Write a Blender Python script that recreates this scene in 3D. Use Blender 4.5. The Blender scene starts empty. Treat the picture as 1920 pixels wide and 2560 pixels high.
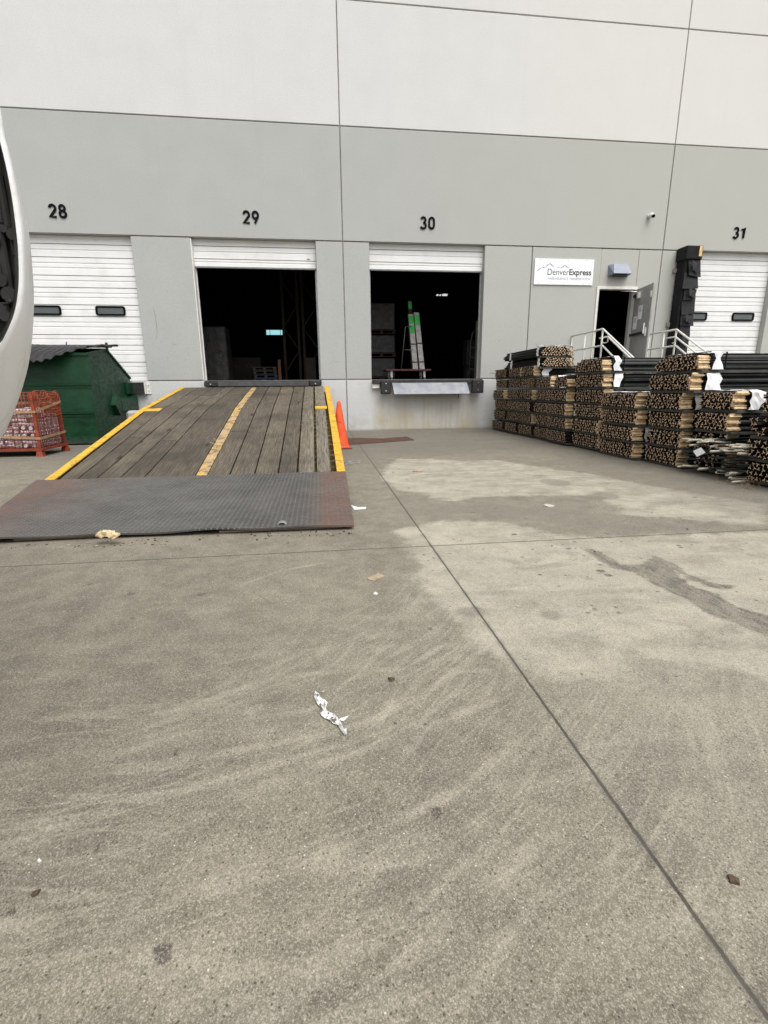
import bpy, math, random
import numpy as np
from mathutils import Vector, Matrix

R = math.radians
scene = bpy.context.scene

# ------------------------------------------------------------------ camera
FOC, PITCH, ROLL, YAW = 1216.86, 0.2455089, -0.00943991, 0.1236569
CAMX, CAMY, CAMZ = 0.0, -12.0786, 0.96785
cyw, syw = math.cos(YAW), math.sin(YAW)
_f0 = Vector((syw, cyw, 0)); _r0 = Vector((cyw, -syw, 0)); _u0 = Vector((0, 0, 1))
FWD = _f0*math.cos(PITCH) - _u0*math.sin(PITCH)
_u1 = _u0*math.cos(PITCH) + _f0*math.sin(PITCH)
RGT = _r0*math.cos(ROLL) + _u1*math.sin(ROLL)
UPV = -_r0*math.sin(ROLL) + _u1*math.cos(ROLL)
cam = bpy.data.cameras.new('camera')
camo = bpy.data.objects.new('camera', cam)
scene.collection.objects.link(camo)
m = Matrix((RGT, UPV, -FWD)).transposed().to_4x4()
m.translation = Vector((CAMX, CAMY, CAMZ))
camo.matrix_world = m
cam.sensor_fit = 'VERTICAL'; cam.sensor_height = 24.0
cam.lens = 24.0*FOC/2560.0
cam.clip_start = 0.02; cam.clip_end = 2000
scene.camera = camo

# ------------------------------------------------------------------ sky, sun, exposure
SUN_EL, SUN_AZ = R(58), R(158)      # azimuth from +Y clockwise: high, behind the camera
w = bpy.data.worlds.new('World'); scene.world = w; w.use_nodes = True
nt = w.node_tree; nt.nodes.clear()
sky = nt.nodes.new('ShaderNodeTexSky'); sky.sky_type = 'NISHITA'; sky.sun_disc = False
sky.sun_elevation = SUN_EL; sky.sun_rotation = SUN_AZ; sky.dust_density = 4.0; sky.air_density = 1.2
hs = nt.nodes.new('ShaderNodeHueSaturation'); hs.inputs['Saturation'].default_value = 0.12
tint = nt.nodes.new('ShaderNodeMix'); tint.data_type = 'RGBA'; tint.blend_type = 'MULTIPLY'
tint.inputs[0].default_value = 1.0; tint.inputs[7].default_value = (1.0, 0.99, 0.972, 1)
bg = nt.nodes.new('ShaderNodeBackground'); bg.inputs['Strength'].default_value = 0.15
wo = nt.nodes.new('ShaderNodeOutputWorld')
nt.links.new(sky.outputs[0], hs.inputs['Color']); nt.links.new(hs.outputs[0], tint.inputs[6])
nt.links.new(tint.outputs[2], bg.inputs['Color']); nt.links.new(bg.outputs[0], wo.inputs[0])
sl = bpy.data.lights.new('sun', 'SUN'); sl.energy = 1.2; sl.angle = R(50); sl.color = (1.0, 0.97, 0.92)
so = bpy.data.objects.new('sun', sl); scene.collection.objects.link(so)
sd = Vector((math.sin(SUN_AZ)*math.cos(SUN_EL), math.cos(SUN_AZ)*math.cos(SUN_EL), math.sin(SUN_EL)))
so.rotation_euler = sd.to_track_quat('Z', 'Y').to_euler()
scene.view_settings.view_transform = 'Standard'; scene.view_settings.look = 'None'
scene.view_settings.exposure = 0.5; scene.view_settings.gamma = 1.0
scene.view_settings.use_curve_mapping = False

# ------------------------------------------------------------------ helpers
random.seed(7)
COL = scene.collection

def ray(px, py):
    return RGT*((px-960)/FOC) - UPV*((py-1280)/FOC) + FWD
def at(px, py, Y):                    # measured pixel -> point on the plane y = Y
    d = ray(px, py); t = (Y-CAMY)/d.y
    return Vector((t*d.x, Y, CAMZ+t*d.z))
def gr(px, py, z=0.0):                # measured pixel -> point at height z
    d = ray(px, py); t = (z-CAMZ)/d.z
    return Vector((t*d.x, CAMY+t*d.y, z))

class MB:
    """collects shapes, builds ONE mesh object"""
    def __init__(s): s.v = []; s.f = []; s.m = []; s.sm = []
    def face(s, pts, mi=0, smooth=False):
        b = len(s.v); s.v += [tuple(p) for p in pts]; s.f.append(tuple(range(b, b+len(pts)))); s.m.append(mi); s.sm.append(smooth)
    def box(s, x0, x1, y0, y1, z0, z1, mi=0, bev=0.0):
        if x0 > x1: x0, x1 = x1, x0
        if y0 > y1: y0, y1 = y1, y0
        if z0 > z1: z0, z1 = z1, z0
        if bev > 0:
            return s.bevbox((x0+x1)/2, (y0+y1)/2, (z0+z1)/2, x1-x0, y1-y0, z1-z0, bev, mi)
        b = len(s.v)
        s.v += [(x0,y0,z0),(x1,y0,z0),(x1,y1,z0),(x0,y1,z0),(x0,y0,z1),(x1,y0,z1),(x1,y1,z1),(x0,y1,z1)]
        for q in ((0,3,2,1),(4,5,6,7),(0,1,5,4),(1,2,6,5),(2,3,7,6),(3,0,4,7)):
            s.f.append(tuple(b+i for i in q)); s.m.append(mi); s.sm.append(False)
    def bevbox(s, cx, cy, cz, lx, ly, lz, bev, mi=0, M=None):
        hx, hy, hz = lx/2, ly/2, lz/2; b0 = min(bev, hx*.9, hy*.9, hz*.9); b = len(s.v)
        vs = []
        for sx in (-1,1):
            for sy in (-1,1):
                for sz in (-1,1):
                    vs.append((sx*hx, sy*(hy-b0), sz*(hz-b0)))
                    vs.append((sx*(hx-b0), sy*hy, sz*(hz-b0)))
                    vs.append((sx*(hx-b0), sy*(hy-b0), sz*hz))
        I = lambda sx,sy,sz,k: (((sx>0)*4+(sy>0)*2+(sz>0))*3+k)
        fs = []
        for sgn in (-1,1):
            fs.append([I(sgn,-1,-1,0),I(sgn,1,-1,0),I(sgn,1,1,0),I(sgn,-1,1,0)][::sgn])
            fs.append([I(-1,sgn,-1,1),I(-1,sgn,1,1),I(1,sgn,1,1),I(1,sgn,-1,1)][::sgn])
            fs.append([I(-1,-1,sgn,2),I(1,-1,sgn,2),I(1,1,sgn,2),I(-1,1,sgn,2)][::sgn])
        for a in (-1,1):
            for c in (-1,1):
                fs.append([I(a,c,-1,0),I(a,c,-1,1),I(a,c,1,1),I(a,c,1,0)][::a*c if a*c else 1])
                fs.append([I(a,-1,c,0),I(a,1,c,0),I(a,1,c,2),I(a,-1,c,2)][::a*c])
                fs.append([I(-1,a,c,1),I(-1,a,c,2),I(1,a,c,2),I(1,a,c,1)][::a*c])
                for d in (-1,1):
                    fs.append([I(a,c,d,0),I(a,c,d,1),I(a,c,d,2)][::a*c*d])
        for p in vs:
            q = Vector(p)
            if M is not None: q = M @ q
            s.v.append((q.x+cx, q.y+cy, q.z+cz))
        for q in fs:
            s.f.append(tuple(b+i for i in q)); s.m.append(mi); s.sm.append(False)
    def tube(s, pts, r, n=8, mi=0, cap=True, smooth=True, closed=False):
        pts = [Vector(p) for p in pts]; N = len(pts); b = len(s.v)
        up = None
        for i, p in enumerate(pts):
            if closed: t = pts[(i+1) % N]-pts[i-1]
            else: t = pts[min(i+1, N-1)]-pts[max(i-1, 0)]
            t.normalize()
            if up is None:
                up = Vector((0,0,1)) if abs(t.z) < .9 else Vector((1,0,0))
            a = t.cross(up)
            if a.length < 1e-6: a = t.cross(Vector((0,1,0)))
            a.normalize(); c = a.cross(t); up = c
            rr = r[i] if isinstance(r, (list, tuple)) else r
            for k in range(n):
                th = 2*math.pi*k/n
                s.v.append(tuple(p + a*(rr*math.cos(th)) + c*(rr*math.sin(th))))
        for i in range(N if closed else N-1):
            j = (i+1) % N
            for k in range(n):
                l = (k+1) % n
                s.f.append((b+i*n+k, b+j*n+k, b+j*n+l, b+i*n+l)); s.m.append(mi); s.sm.append(smooth)
        if cap and not closed:
            s.f.append(tuple(b+k for k in range(n))); s.m.append(mi); s.sm.append(False)
            s.f.append(tuple(b+(N-1)*n+k for k in reversed(range(n)))); s.m.append(mi); s.sm.append(False)
    def bar(s, a, c, wd, ht, mi=0):
        a = Vector(a); c = Vector(c); t = (c-a).normalized()
        sd_ = t.cross(Vector((0,0,1)))
        if sd_.length < 1e-4: sd_ = Vector((1,0,0))
        sd_.normalize(); u = sd_.cross(t)
        b = len(s.v)
        for p in (a, c):
            for q in ((-1,-1),(1,-1),(1,1),(-1,1)):
                s.v.append(tuple(p+sd_*(q[0]*wd/2)+u*(q[1]*ht/2)))
        for q in ((0,1,2,3),(7,6,5,4),(0,4,5,1),(1,5,6,2),(2,6,7,3),(3,7,4,0)):
            s.f.append(tuple(b+i for i in q)); s.m.append(mi); s.sm.append(False)
    def prism(s, poly, y0, y1, mi=0, axis='y'):
        """poly in the plane across `axis`"""
        b = len(s.v); n = len(poly)
        def P(u, v, w_):
            return {'y': (u, w_, v), 'x': (w_, u, v), 'z': (u, v, w_)}[axis]
        for w_ in (y0, y1):
            for u, v in poly: s.v.append(P(u, v, w_))
        s.f.append(tuple(b+i for i in range(n))); s.m.append(mi); s.sm.append(False)
        s.f.append(tuple(b+n+i for i in reversed(range(n)))); s.m.append(mi); s.sm.append(False)
        for i in range(n):
            j = (i+1) % n
            s.f.append((b+i, b+n+i, b+n+j, b+j)); s.m.append(mi); s.sm.append(False)
    def grid(s, fn, nu, nv, mi=0, smooth=True):
        b = len(s.v)
        for i in range(nu+1):
            for j in range(nv+1):
                s.v.append(tuple(fn(i/nu, j/nv)))
        for i in range(nu):
            for j in range(nv):
                a = b+i*(nv+1)+j
                s.f.append((a, a+nv+1, a+nv+2, a+1)); s.m.append(mi); s.sm.append(smooth)
    def mesh(s, name, mats):
        me = bpy.data.meshes.new(name); me.from_pydata(s.v, [], s.f); 
        for mt in (mats if isinstance(mats, (list, tuple)) else [mats]): me.materials.append(mt)
        me.polygons.foreach_set('material_index', s.m); me.polygons.foreach_set('use_smooth', s.sm)
        me.update(); return me
    def build(s, name, mats, parent=None, loc=None, normals=True):
        me = s.mesh(name, mats)
        if normals:
            import bmesh
            bm = bmesh.new(); bm.from_mesh(me)
            bmesh.ops.recalc_face_normals(bm, faces=bm.faces); bm.to_mesh(me); bm.free()
        return link(name, me, parent, loc)

def link(name, me, parent=None, loc=None):
    o = bpy.data.objects.new(name, me); COL.objects.link(o)
    if parent is not None: o.parent = parent
    if loc is not None: o.location = loc
    return o
def root(name, label, cat, loc=(0,0,0), rz=0, group=None):
    """an Empty at the thing's base; children are built in WORLD coordinates and shifted in adopt()"""
    o = bpy.data.objects.new(name, None); COL.objects.link(o)
    o.location = loc; o.rotation_euler = (0,0,rz); o.empty_display_size = .1
    tag(o, label, cat, group); return o
def tag(o, label=None, cat=None, group=None, kind=None):
    if label: o['label'] = label
    if cat: o['category'] = cat
    if group: o['group'] = group
    if kind: o['kind'] = kind
    return o
def adopt(r):
    """children were given world coordinates: keep them where they are"""
    bpy.context.view_layer.update()
    inv = r.matrix_world.inverted()
    for c in r.children:
        c.matrix_parent_inverse = inv

# ------------------------------------------------------------------ material helpers
class MT:
    def __init__(s, name, rough=.7, metal=0.0, spec=.4):
        s.m = bpy.data.materials.new(name); s.m.use_nodes = True; s.t = s.m.node_tree
        s.b = s.t.nodes['Principled BSDF']; s.b.inputs['Roughness'].default_value = rough
        s.b.inputs['Metallic'].default_value = metal; s.b.inputs['Specular IOR Level'].default_value = spec
        s._co = None
    def n(s, typ, **kw):
        nd = s.t.nodes.new('ShaderNode'+typ)
        for k, v in kw.items(): setattr(nd, k, v)
        return nd
    def put(s, sock, val):
        if hasattr(val, 'is_linked') or isinstance(val, bpy.types.NodeSocket): s.t.links.new(val, sock)
        elif isinstance(val, (tuple, list)) and sock.type == 'RGBA' and len(val) == 3: sock.default_value = (*val, 1)
        else: sock.default_value = val
    def co(s):
        if s._co is None: s._co = s.n('NewGeometry').outputs['Position']
        return s._co
    def obj(s): return s.n('TexCoord').outputs['Object']
    def mapv(s, vec, scale=(1,1,1), loc=(0,0,0), rot=(0,0,0)):
        mp = s.n('Mapping'); s.put(mp.inputs[0], vec); mp.inputs['Scale'].default_value = scale
        mp.inputs['Location'].default_value = loc; mp.inputs['Rotation'].default_value = rot; return mp.outputs[0]
    def noise(s, scale, detail=3, rough=.55, vec=None, dist=0.0):
        nd = s.n('TexNoise'); s.put(nd.inputs['Vector'], vec if vec is not None else s.co())
        nd.inputs['Scale'].default_value = scale; nd.inputs['Detail'].default_value = detail
        nd.inputs['Roughness'].default_value = rough; nd.inputs['Distortion'].default_value = dist
        return nd.outputs['Fac']
    def vor(s, scale, feature='F1', vec=None, rnd=1.0, out='Distance'):
        nd = s.n('TexVoronoi', feature=feature); s.put(nd.inputs['Vector'], vec if vec is not None else s.co())
        nd.inputs['Scale'].default_value = scale; nd.inputs['Randomness'].default_value = rnd
        return nd.outputs[out]
    def ramp(s, val, a, b, lo=0.0, hi=1.0, smooth=True):
        nd = s.n('MapRange'); nd.interpolation_type = 'SMOOTHSTEP' if smooth else 'LINEAR'
        s.put(nd.inputs[0], val); nd.inputs[1].default_value = a; nd.inputs[2].default_value = b
        nd.inputs[3].default_value = lo; nd.inputs[4].default_value = hi; return nd.outputs[0]
    def math(s, op, a, b=0.0, c=None):
        nd = s.n('Math', operation=op); s.put(nd.inputs[0], a); s.put(nd.inputs[1], b)
        if c is not None: s.put(nd.inputs[2], c)
        return nd.outputs[0]
    def mix(s, fac, a, b, mode='MIX'):
        nd = s.n('Mix', data_type='RGBA', blend_type=mode); s.put(nd.inputs[0], fac); s.put(nd.inputs[6], a); s.put(nd.inputs[7], b)
        return nd.outputs[2]
    def sep(s, v=None):
        nd = s.n('SeparateXYZ'); s.put(nd.inputs[0], v if v is not None else s.co()); return nd.outputs
    def attr(s, name):
        nd = s.n('Attribute'); nd.attribute_name = name; return nd.outputs['Fac']
    def bump(s, h, dist=.01, strength=.5):
        nd = s.n('Bump'); s.put(nd.inputs['Height'], h); nd.inputs['Distance'].default_value = dist
        nd.inputs['Strength'].default_value = strength; s.t.links.new(nd.outputs[0], s.b.inputs['Normal'])
    def color(s, c): s.put(s.b.inputs['Base Color'], c)
    def rough(s, r): s.put(s.b.inputs['Roughness'], r)

def simple(name, col, rough=.6, metal=0.0, var=.18, scale=12, bump=0.0, bscale=60, dirt=None, dscale=5, damt=.5, spec=.4):
    """a base colour that varies a little, with optional dirt blotches and fine bump"""
    t = MT(name, rough, metal, spec)
    n1 = t.noise(scale, 4)
    lo = tuple(c*(1-var) for c in col); hi = tuple(min(1, c*(1+var)) for c in col)
    c = t.mix(t.ramp(n1, .3, .7), lo, hi)
    if dirt is not None:
        n2 = t.noise(dscale, 5, .65)
        c = t.mix(t.ramp(n2, .5, .72, 0, damt), c, dirt)
    t.color(c)
    t.rough(t.ramp(t.noise(scale*2, 2), .2, .8, max(0.02, rough-.1), min(1, rough+.1)))
    if bump: t.bump(t.noise(bscale, 3), bump, .6)
    return t.m

# wall paints
def wall_paint(name, col, stains=False, warm=0.0):
    t = MT(name, .85, 0, .25)
    p = t.co(); X, Y, Z = t.sep()
    n = t.noise(1.3, 5, .6); f = t.noise(48, 3, .6); g = t.noise(14, 3, .6)
    c = t.mix(t.ramp(n, .25, .75), tuple(k*.965 for k in col), tuple(min(.95, k*1.03) for k in col))
    c = t.mix(t.ramp(f, .38, .62, 0, .45), c, tuple(k*.80 for k in col))
    c = t.mix(t.ramp(g, .5, .8, 0, .12), c, tuple(k*.86 for k in col))
    # colour shifts warmer towards the right
    c = t.mix(t.ramp(X, -1, 9, 0, warm), c, (col[0]*1.06, col[1]*1.035, col[2]*.955))
    # faint vertical streaking
    st = t.noise(1.0, 4, .6, t.mapv(p, (5, 1, .25)))
    c = t.mix(t.ramp(st, .52, .75, 0, .10), c, tuple(k*.8 for k in col))
    if stains:
        # grime and scuffs low on the wall, rusty runs under the dock edge of bay 30
        d = t.noise(2.2, 6, .7, t.mapv(p, (1, 1, 1.2)))
        m1 = t.math('MULTIPLY', t.ramp(d, .42, .72), t.ramp(Z, 0.0, 1.15, 1, .15))
        c = t.mix(t.math('MULTIPLY', m1, .55), c, (.36, .33, .27))
        run = t.noise(1.0, 5, .7, t.mapv(p, (9, 1, .6)))
        band = t.math('MULTIPLY', t.ramp(X, 1.15, 1.5), t.ramp(X, 3.7, 4.0, 1, 0))
        m2 = t.math('MULTIPLY', t.math('MULTIPLY', t.ramp(run, .3, .7, .25, 1), band), t.ramp(Z, .1, 1.1, 1, .35))
        c = t.mix(t.math('MULTIPLY', m2, .75), c, (.40, .35, .26))
        yel = t.math('MULTIPLY', t.math('MULTIPLY', t.ramp(t.noise(1.6, 4, .6), .42, .62), band), t.ramp(Z, .0, .7, 1, 0))
        c = t.mix(t.math('MULTIPLY', yel, .5), c, (.46, .38, .2))
        foot = t.math('MULTIPLY', t.ramp(Z, 0.0, .06, 1, 0), .6)
        c = t.mix(foot, c, (.18, .16, .13))
    sc = t.math('MULTIPLY', t.ramp(t.noise(6, 6, .75, t.mapv(p, (.7, 1, 1.6), (3, 0, 1))), .60, .70), t.ramp(Z, 1.6, 3.4, 1, 0))
    c = t.mix(t.math('MULTIPLY', sc, .5), c, (.2, .2, .19))
    t.color(c)
    t.bump(t.math('ADD', f, t.math('MULTIPLY', g, .8)), .004, .35)
    return t.m
M = {}
M['wall_white'] = wall_paint('painted concrete upper white', (.605, .612, .615), warm=.5)
M['wall_grey'] = wall_paint('painted concrete grey', (.405, .418, .408), warm=.6)
M['wall_base'] = wall_paint('painted concrete base white', (.56, .57, .57), True)
M['groove'] = simple('joint sealant', (.27, .235, .225), .8)
M['door_white'] = simple('ribbed steel white', (.76, .77, .77), .45, 0, .03, 3, dirt=(.5, .48, .43), dscale=2.2, damt=.22)
M['steel_grey'] = simple('galvanised steel', (.42, .44, .46), .45, .6, .12, 10)
M['dull_steel'] = simple('dull dark steel', (.075, .077, .08), .55, .3, .2, 8)
M['black_rubber'] = simple('black rubber', (.022, .022, .023), .75, 0, .3, 20, .003, 80)
M['black_metal'] = simple('black steel', (.035, .036, .038), .5, .2, .3, 10)
M['num_black'] = simple('black number', (.006, .007, .009), .9, spec=.1)
M['glass_dark'] = simple('dark window glass', (.075, .09, .09), .12, 0, .1, 4, spec=.6)
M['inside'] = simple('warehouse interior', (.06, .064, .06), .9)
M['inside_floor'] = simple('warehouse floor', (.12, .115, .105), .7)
M['yellow'] = simple('yellow paint', (.60, .36, .035), .7, 0, .16, 9, dirt=(.17, .095, .05), dscale=13, damt=.95)
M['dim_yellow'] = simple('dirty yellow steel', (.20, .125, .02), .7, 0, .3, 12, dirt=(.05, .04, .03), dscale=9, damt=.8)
M['cream'] = simple('cream post tip', (.60, .445, .265), .6, 0, .28, 26)
M['post_black'] = simple('black enamel post', (.014, .017, .015), .38, 0, .4, 8)
M['post_end'] = simple('cut post end', (.53, .385, .26), .65, 0, .55, 30)
M['maroon'] = simple('dark maroon tip side', (.012, .006, .005), .7, 0, .4, 20)  # inner post tips: sides coloured dark so the gaps between posts read dark
M['white_wrap'] = simple('white plastic wrap', (.78, .79, .80), .4, 0, .06, 12)
M['dark_fill'] = simple('shadow gap timber', (.03, .02, .015), .9)
M['timber_grey'] = simple('weathered timber spacer', (.060, .058, .050), .85, 0, .2, 14)
M['rail_white'] = simple('white railing paint', (.70, .69, .65), .4, 0, .06, 12, dirt=(.35, .28, .2), dscale=14, damt=.3)
M['orange_cone'] = simple('orange cone plastic', (.78, .095, .025), .5, 0, .1, 8, dirt=(.16, .05, .03), dscale=9, damt=.7)
M['orange_wire'] = simple('orange painted wire', (.23, .038, .017), .6, 0, .3, 10, dirt=(.09, .04, .025), dscale=12, damt=.6)
M['strap_tan'] = simple('tan webbing strap', (.34, .21, .11), .7, 0, .2, 14)
M['can_silver'] = simple('silver can', (.66, .56, .58), .3, .6, .12, 30)
M['sign_white'] = simple('white sign board', (.80, .83, .85), .4, 0, .02, 5)
M['text_dark'] = simple('dark lettering', (.02, .02, .025), .5)
M['text_grey'] = simple('grey lettering', (.22, .22, .24), .5)
M['lamp_grey'] = simple('blue grey wall lamp housing', (.22, .245, .30), .45, .2, .08, 10)
M['door_grey'] = simple('grey steel door', (.33, .33, .325), .5, .1, .1, 3, dirt=(.2, .19, .17), dscale=4, damt=.4)
M['chrome'] = simple('worn chrome', (.65, .65, .66), .25, .9, .08)
M['paper'] = simple('paper sheet', (.72, .74, .76), .7, 0, .03)
M['mirror_white'] = simple('white vehicle paint', (.86, .87, .88), .38, 0, .03, 8, .0006, 300, dirt=(.42, .38, .33), dscale=16, damt=.35)
M['concrete_block'] = simple('concrete block', (.36, .36, .34), .9, 0, .15, 12, .004, 40)
M['steps'] = simple('stair concrete', (.38, .37, .34), .9, 0, .12, 6)
M['chunk'] = simple('cream foam scrap', (.66, .52, .32), .9, 0, .15, 30, .004, 90)
M['leafy'] = simple('brown scrap', (.09, .06, .04), .85, 0, .3, 40)
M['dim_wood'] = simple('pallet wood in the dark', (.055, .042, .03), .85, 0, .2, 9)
M['card'] = simple('cardboard', (.36, .29, .2), .85, 0, .2, 30)
M['card_pale'] = simple('pale worn paper', (.50, .47, .40), .8, 0, .2, 60)
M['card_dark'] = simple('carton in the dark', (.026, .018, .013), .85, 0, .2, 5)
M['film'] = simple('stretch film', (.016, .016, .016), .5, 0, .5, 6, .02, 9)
M['red'] = simple('red plastic', (.7, .05, .04), .5)
M['green_label'] = simple('bright green label', (.03, .34, .06), .6)
M['blue'] = simple('blue pallet', (.015, .03, .08), .6)
M['tube_wrap'] = simple('wrapped long carton', (.27, .265, .26), .5, 0, .22, 14)
M['rust_sheet'] = simple('rusty sheet', (.085, .038, .028), .8, 0, .3, 9, .003, 60, dirt=(.16, .09, .06), dscale=4, damt=.6)

def lumps():
    t = MT('dark mirror recess', .6, 0, .3)
    n = t.noise(14, 3, .5); n2 = t.noise(30, 2)
    t.color(t.mix(t.ramp(n, .38, .62), (.012, .012, .012), (.06, .06, .055)))
    t.bump(n, .02, .8); return t.m
M['recess'] = lumps()

def green_steel():
    t = MT('dark green dumpster paint', .42, 0, .32)
    n = t.noise(3, 5, .65); d = t.noise(9, 5, .7, t.mapv(t.co(), (1, 1, 2)))
    X, Y, Z = t.sep()
    c = t.mix(t.ramp(n, .3, .7), (.0018, .026, .0085), (.0035, .044, .016))
    c = t.mix(t.ramp(d, .58, .75, 0, .45), c, (.035, .062, .048))
    c = t.mix(t.math('MULTIPLY', t.ramp(Z, 0, .22, 1, 0), t.ramp(d, .35, .6)), c, (.05, .06, .05))
    scr = t.noise(3, 6, .8, t.mapv(t.co(), (1, 1, 22)))
    c = t.mix(t.ramp(scr, .69, .73, 0, .5), c, (.10, .13, .11))
    t.color(c); t.rough(t.ramp(d, .3, .7, .3, .6)); t.bump(t.noise(5, 3), .02, .35); return t.m
M['green'] = green_steel()
def lid_mat():
    t = MT('black lid plastic', .42, 0, .5)
    n = t.noise(7, 5, .65)
    t.color(t.mix(t.ramp(n, .4, .75), (.011, .0115, .013), (.034, .035, .038))); t.rough(t.ramp(n, .3, .7, .3, .6)); return t.m
M['lid'] = lid_mat()

def plank_mat():
    t = MT('weathered planks', .88, 0, .2)
    p = t.co(); r = t.attr('rnd')
    off = t.n('CombineXYZ'); t.put(off.inputs[0], t.math('MULTIPLY', r, 37.0)); t.put(off.inputs[1], t.math('MULTIPLY', r, 11.0))
    va = t.n('VectorMath', operation='ADD'); t.put(va.inputs[0], p); t.put(va.inputs[1], off.outputs[0])
    gvec = t.mapv(va.outputs[0], (16, .9, 3))
    # cathedral grain
    wv = t.n('TexWave', wave_type='BANDS', bands_direction='X'); t.put(wv.inputs['Vector'], t.mapv(va.outputs[0], (7, .45, 1)))
    wv.inputs['Scale'].default_value = 2.0; wv.inputs['Distortion'].default_value = 7.0; wv.inputs['Detail'].default_value = 3; wv.inputs['Detail Scale'].default_value = 1.2
    g = t.noise(3, 6, .7, gvec)
    base = t.mix(r, (.062, .051, .039), (.172, .145, .108))
    c = t.mix(t.ramp(g, .32, .68), t.mix(.5, base, (.05, .043, .036)), t.mix(.24, base, (.30, .27, .21)))
    c = t.mix(t.ramp(wv.outputs[0], .45, .95, 0, .42), c, (.055, .045, .036))
    big = t.noise(1.1, 4, .6)
    c = t.mix(t.ramp(big, .42, .66, 0, .6), c, (.045, .040, .034))
    kn = t.vor(1.0, vec=t.mapv(va.outputs[0], (4.2, 1.1, 1)))
    c = t.mix(t.ramp(kn, .07, .13, .85, 0), c, (.03, .022, .016))
    X, Y, Z = t.sep()
    # dusty light wear on the right-hand boards
    c = t.mix(t.math('MULTIPLY', t.ramp(X, -.45, .1, 0, .55), t.ramp(g, .3, .6)), c, (.30, .275, .22))
    t.color(c); t.bump(t.math('ADD', g, t.math('MULTIPLY', wv.outputs[0], .5)), .006, .8); return t.m
M['plank'] = plank_mat()
def strip_mat():
    t = MT('worn yellow centre strip', .8, 0, .25)
    p = t.co(); n = t.noise(1, 6, .72, t.mapv(p, (22, 2.6, 1)), .6); n2 = t.noise(9, 5, .65); X, Y, Z = t.sep()
    c = t.mix(t.ramp(n, .38, .55), (.56, .33, .08), (.40, .30, .17))
    c = t.mix(t.ramp(n2, .46, .60, 0, .85), c, (.15, .115, .085))
    t.color(c); t.bump(n, .008, .8); return t.m
M['strip'] = strip_mat()

def diamond():
    t = MT('diamond plate steel', .42, .75, .5)
    X, Y, Z = t.sep()
    f = 26.0
    def loz(rot, ox):
        v = t.mapv(t.co(), (f, f, 0), (ox, 0, 0), (0, 0, 0))
        x, y, z = t.sep(v)
        cx_ = t.math('SUBTRACT', t.math('FRACT', x), .5); cy_ = t.math('SUBTRACT', t.math('FRACT', y), .5)
        ca, sa = math.cos(rot), math.sin(rot)
        u = t.math('ADD', t.math('MULTIPLY', cx_, ca), t.math('MULTIPLY', cy_, sa))
        v_ = t.math('ADD', t.math('MULTIPLY', cx_, -sa), t.math('MULTIPLY', cy_, ca))
        d = t.math('ADD', t.math('MULTIPLY', t.math('ABSOLUTE', u), 2.0), t.math('MULTIPLY', t.math('ABSOLUTE', v_), 6.0))
        return t.ramp(d, .55, .95, 1, 0), x, y
    a, x, y = loz(R(45), 0); b, _, _ = loz(R(-45), 0)
    chk = t.math('MODULO', t.math('ABSOLUTE', t.math('ADD', t.math('FLOOR', x), t.math('FLOOR', y))), 2.0)
    h = t.math('ADD', t.math('MULTIPLY', a, chk), t.math('MULTIPLY', b, t.math('SUBTRACT', 1.0, chk)))
    n = t.noise(2.6, 5, .6); n2 = t.noise(16, 4, .65)
    c = t.mix(t.ramp(n, .3, .7), (.084, .081, .077), (.135, .131, .124))
    c = t.mix(t.math('MULTIPLY', h, .75), c, (.33, .325, .31))
    c = t.mix(t.ramp(n2, .6, .75, 0, .55), c, (.05, .05, .05))
    rx = t.math('MAXIMUM', t.math('SUBTRACT', 1.0, t.ramp(X, -2.85, -1.75, 0, 1)), t.ramp(X, -.22, .08, 0, 1))
    rr = t.math('MULTIPLY', rx, t.ramp(t.noise(5, 6, .75, t.mapv(t.co(), (1.6, 1, 1))), .34, .56))
    c = t.mix(t.math('MULTIPLY', rr, .85), c, (.135, .068, .048))
    dust = t.ramp(t.noise(1.4, 5, .6), .5, .75, 0, .35)
    c = t.mix(dust, c, (.15, .142, .125))
    t.color(c)
    t.put(t.b.inputs['Metallic'], t.math('SUBTRACT', .45, t.math('MULTIPLY', rr, .4)))
    t.rough(t.ramp(n2, .3, .7, .45, .65)); t.bump(h, .004, .9); return t.m
M['diamond'] = diamond()
M['plate_bright'] = None
def bright_plate():
    t = MT('galvanised tread lip', .4, .8, .5)
    p = t.co(); n = t.noise(5, 5, .6)
    wv = t.n('TexWave', wave_type='BANDS', bands_direction='DIAGONAL'); t.put(wv.inputs['Vector'], p); wv.inputs['Scale'].default_value = 14; wv.inputs['Distortion'].default_value = 1.0
    c = t.mix(t.ramp(n, .3, .7), (.065, .075, .10), (.125, .13, .135)); c = t.mix(t.ramp(wv.outputs[0], .6, .9, 0, .5), c, (.30, .31, .315))
    t.color(c); t.bump(wv.outputs[0], .003, .6); return t.m
M['plate_bright'] = bright_plate()

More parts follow.
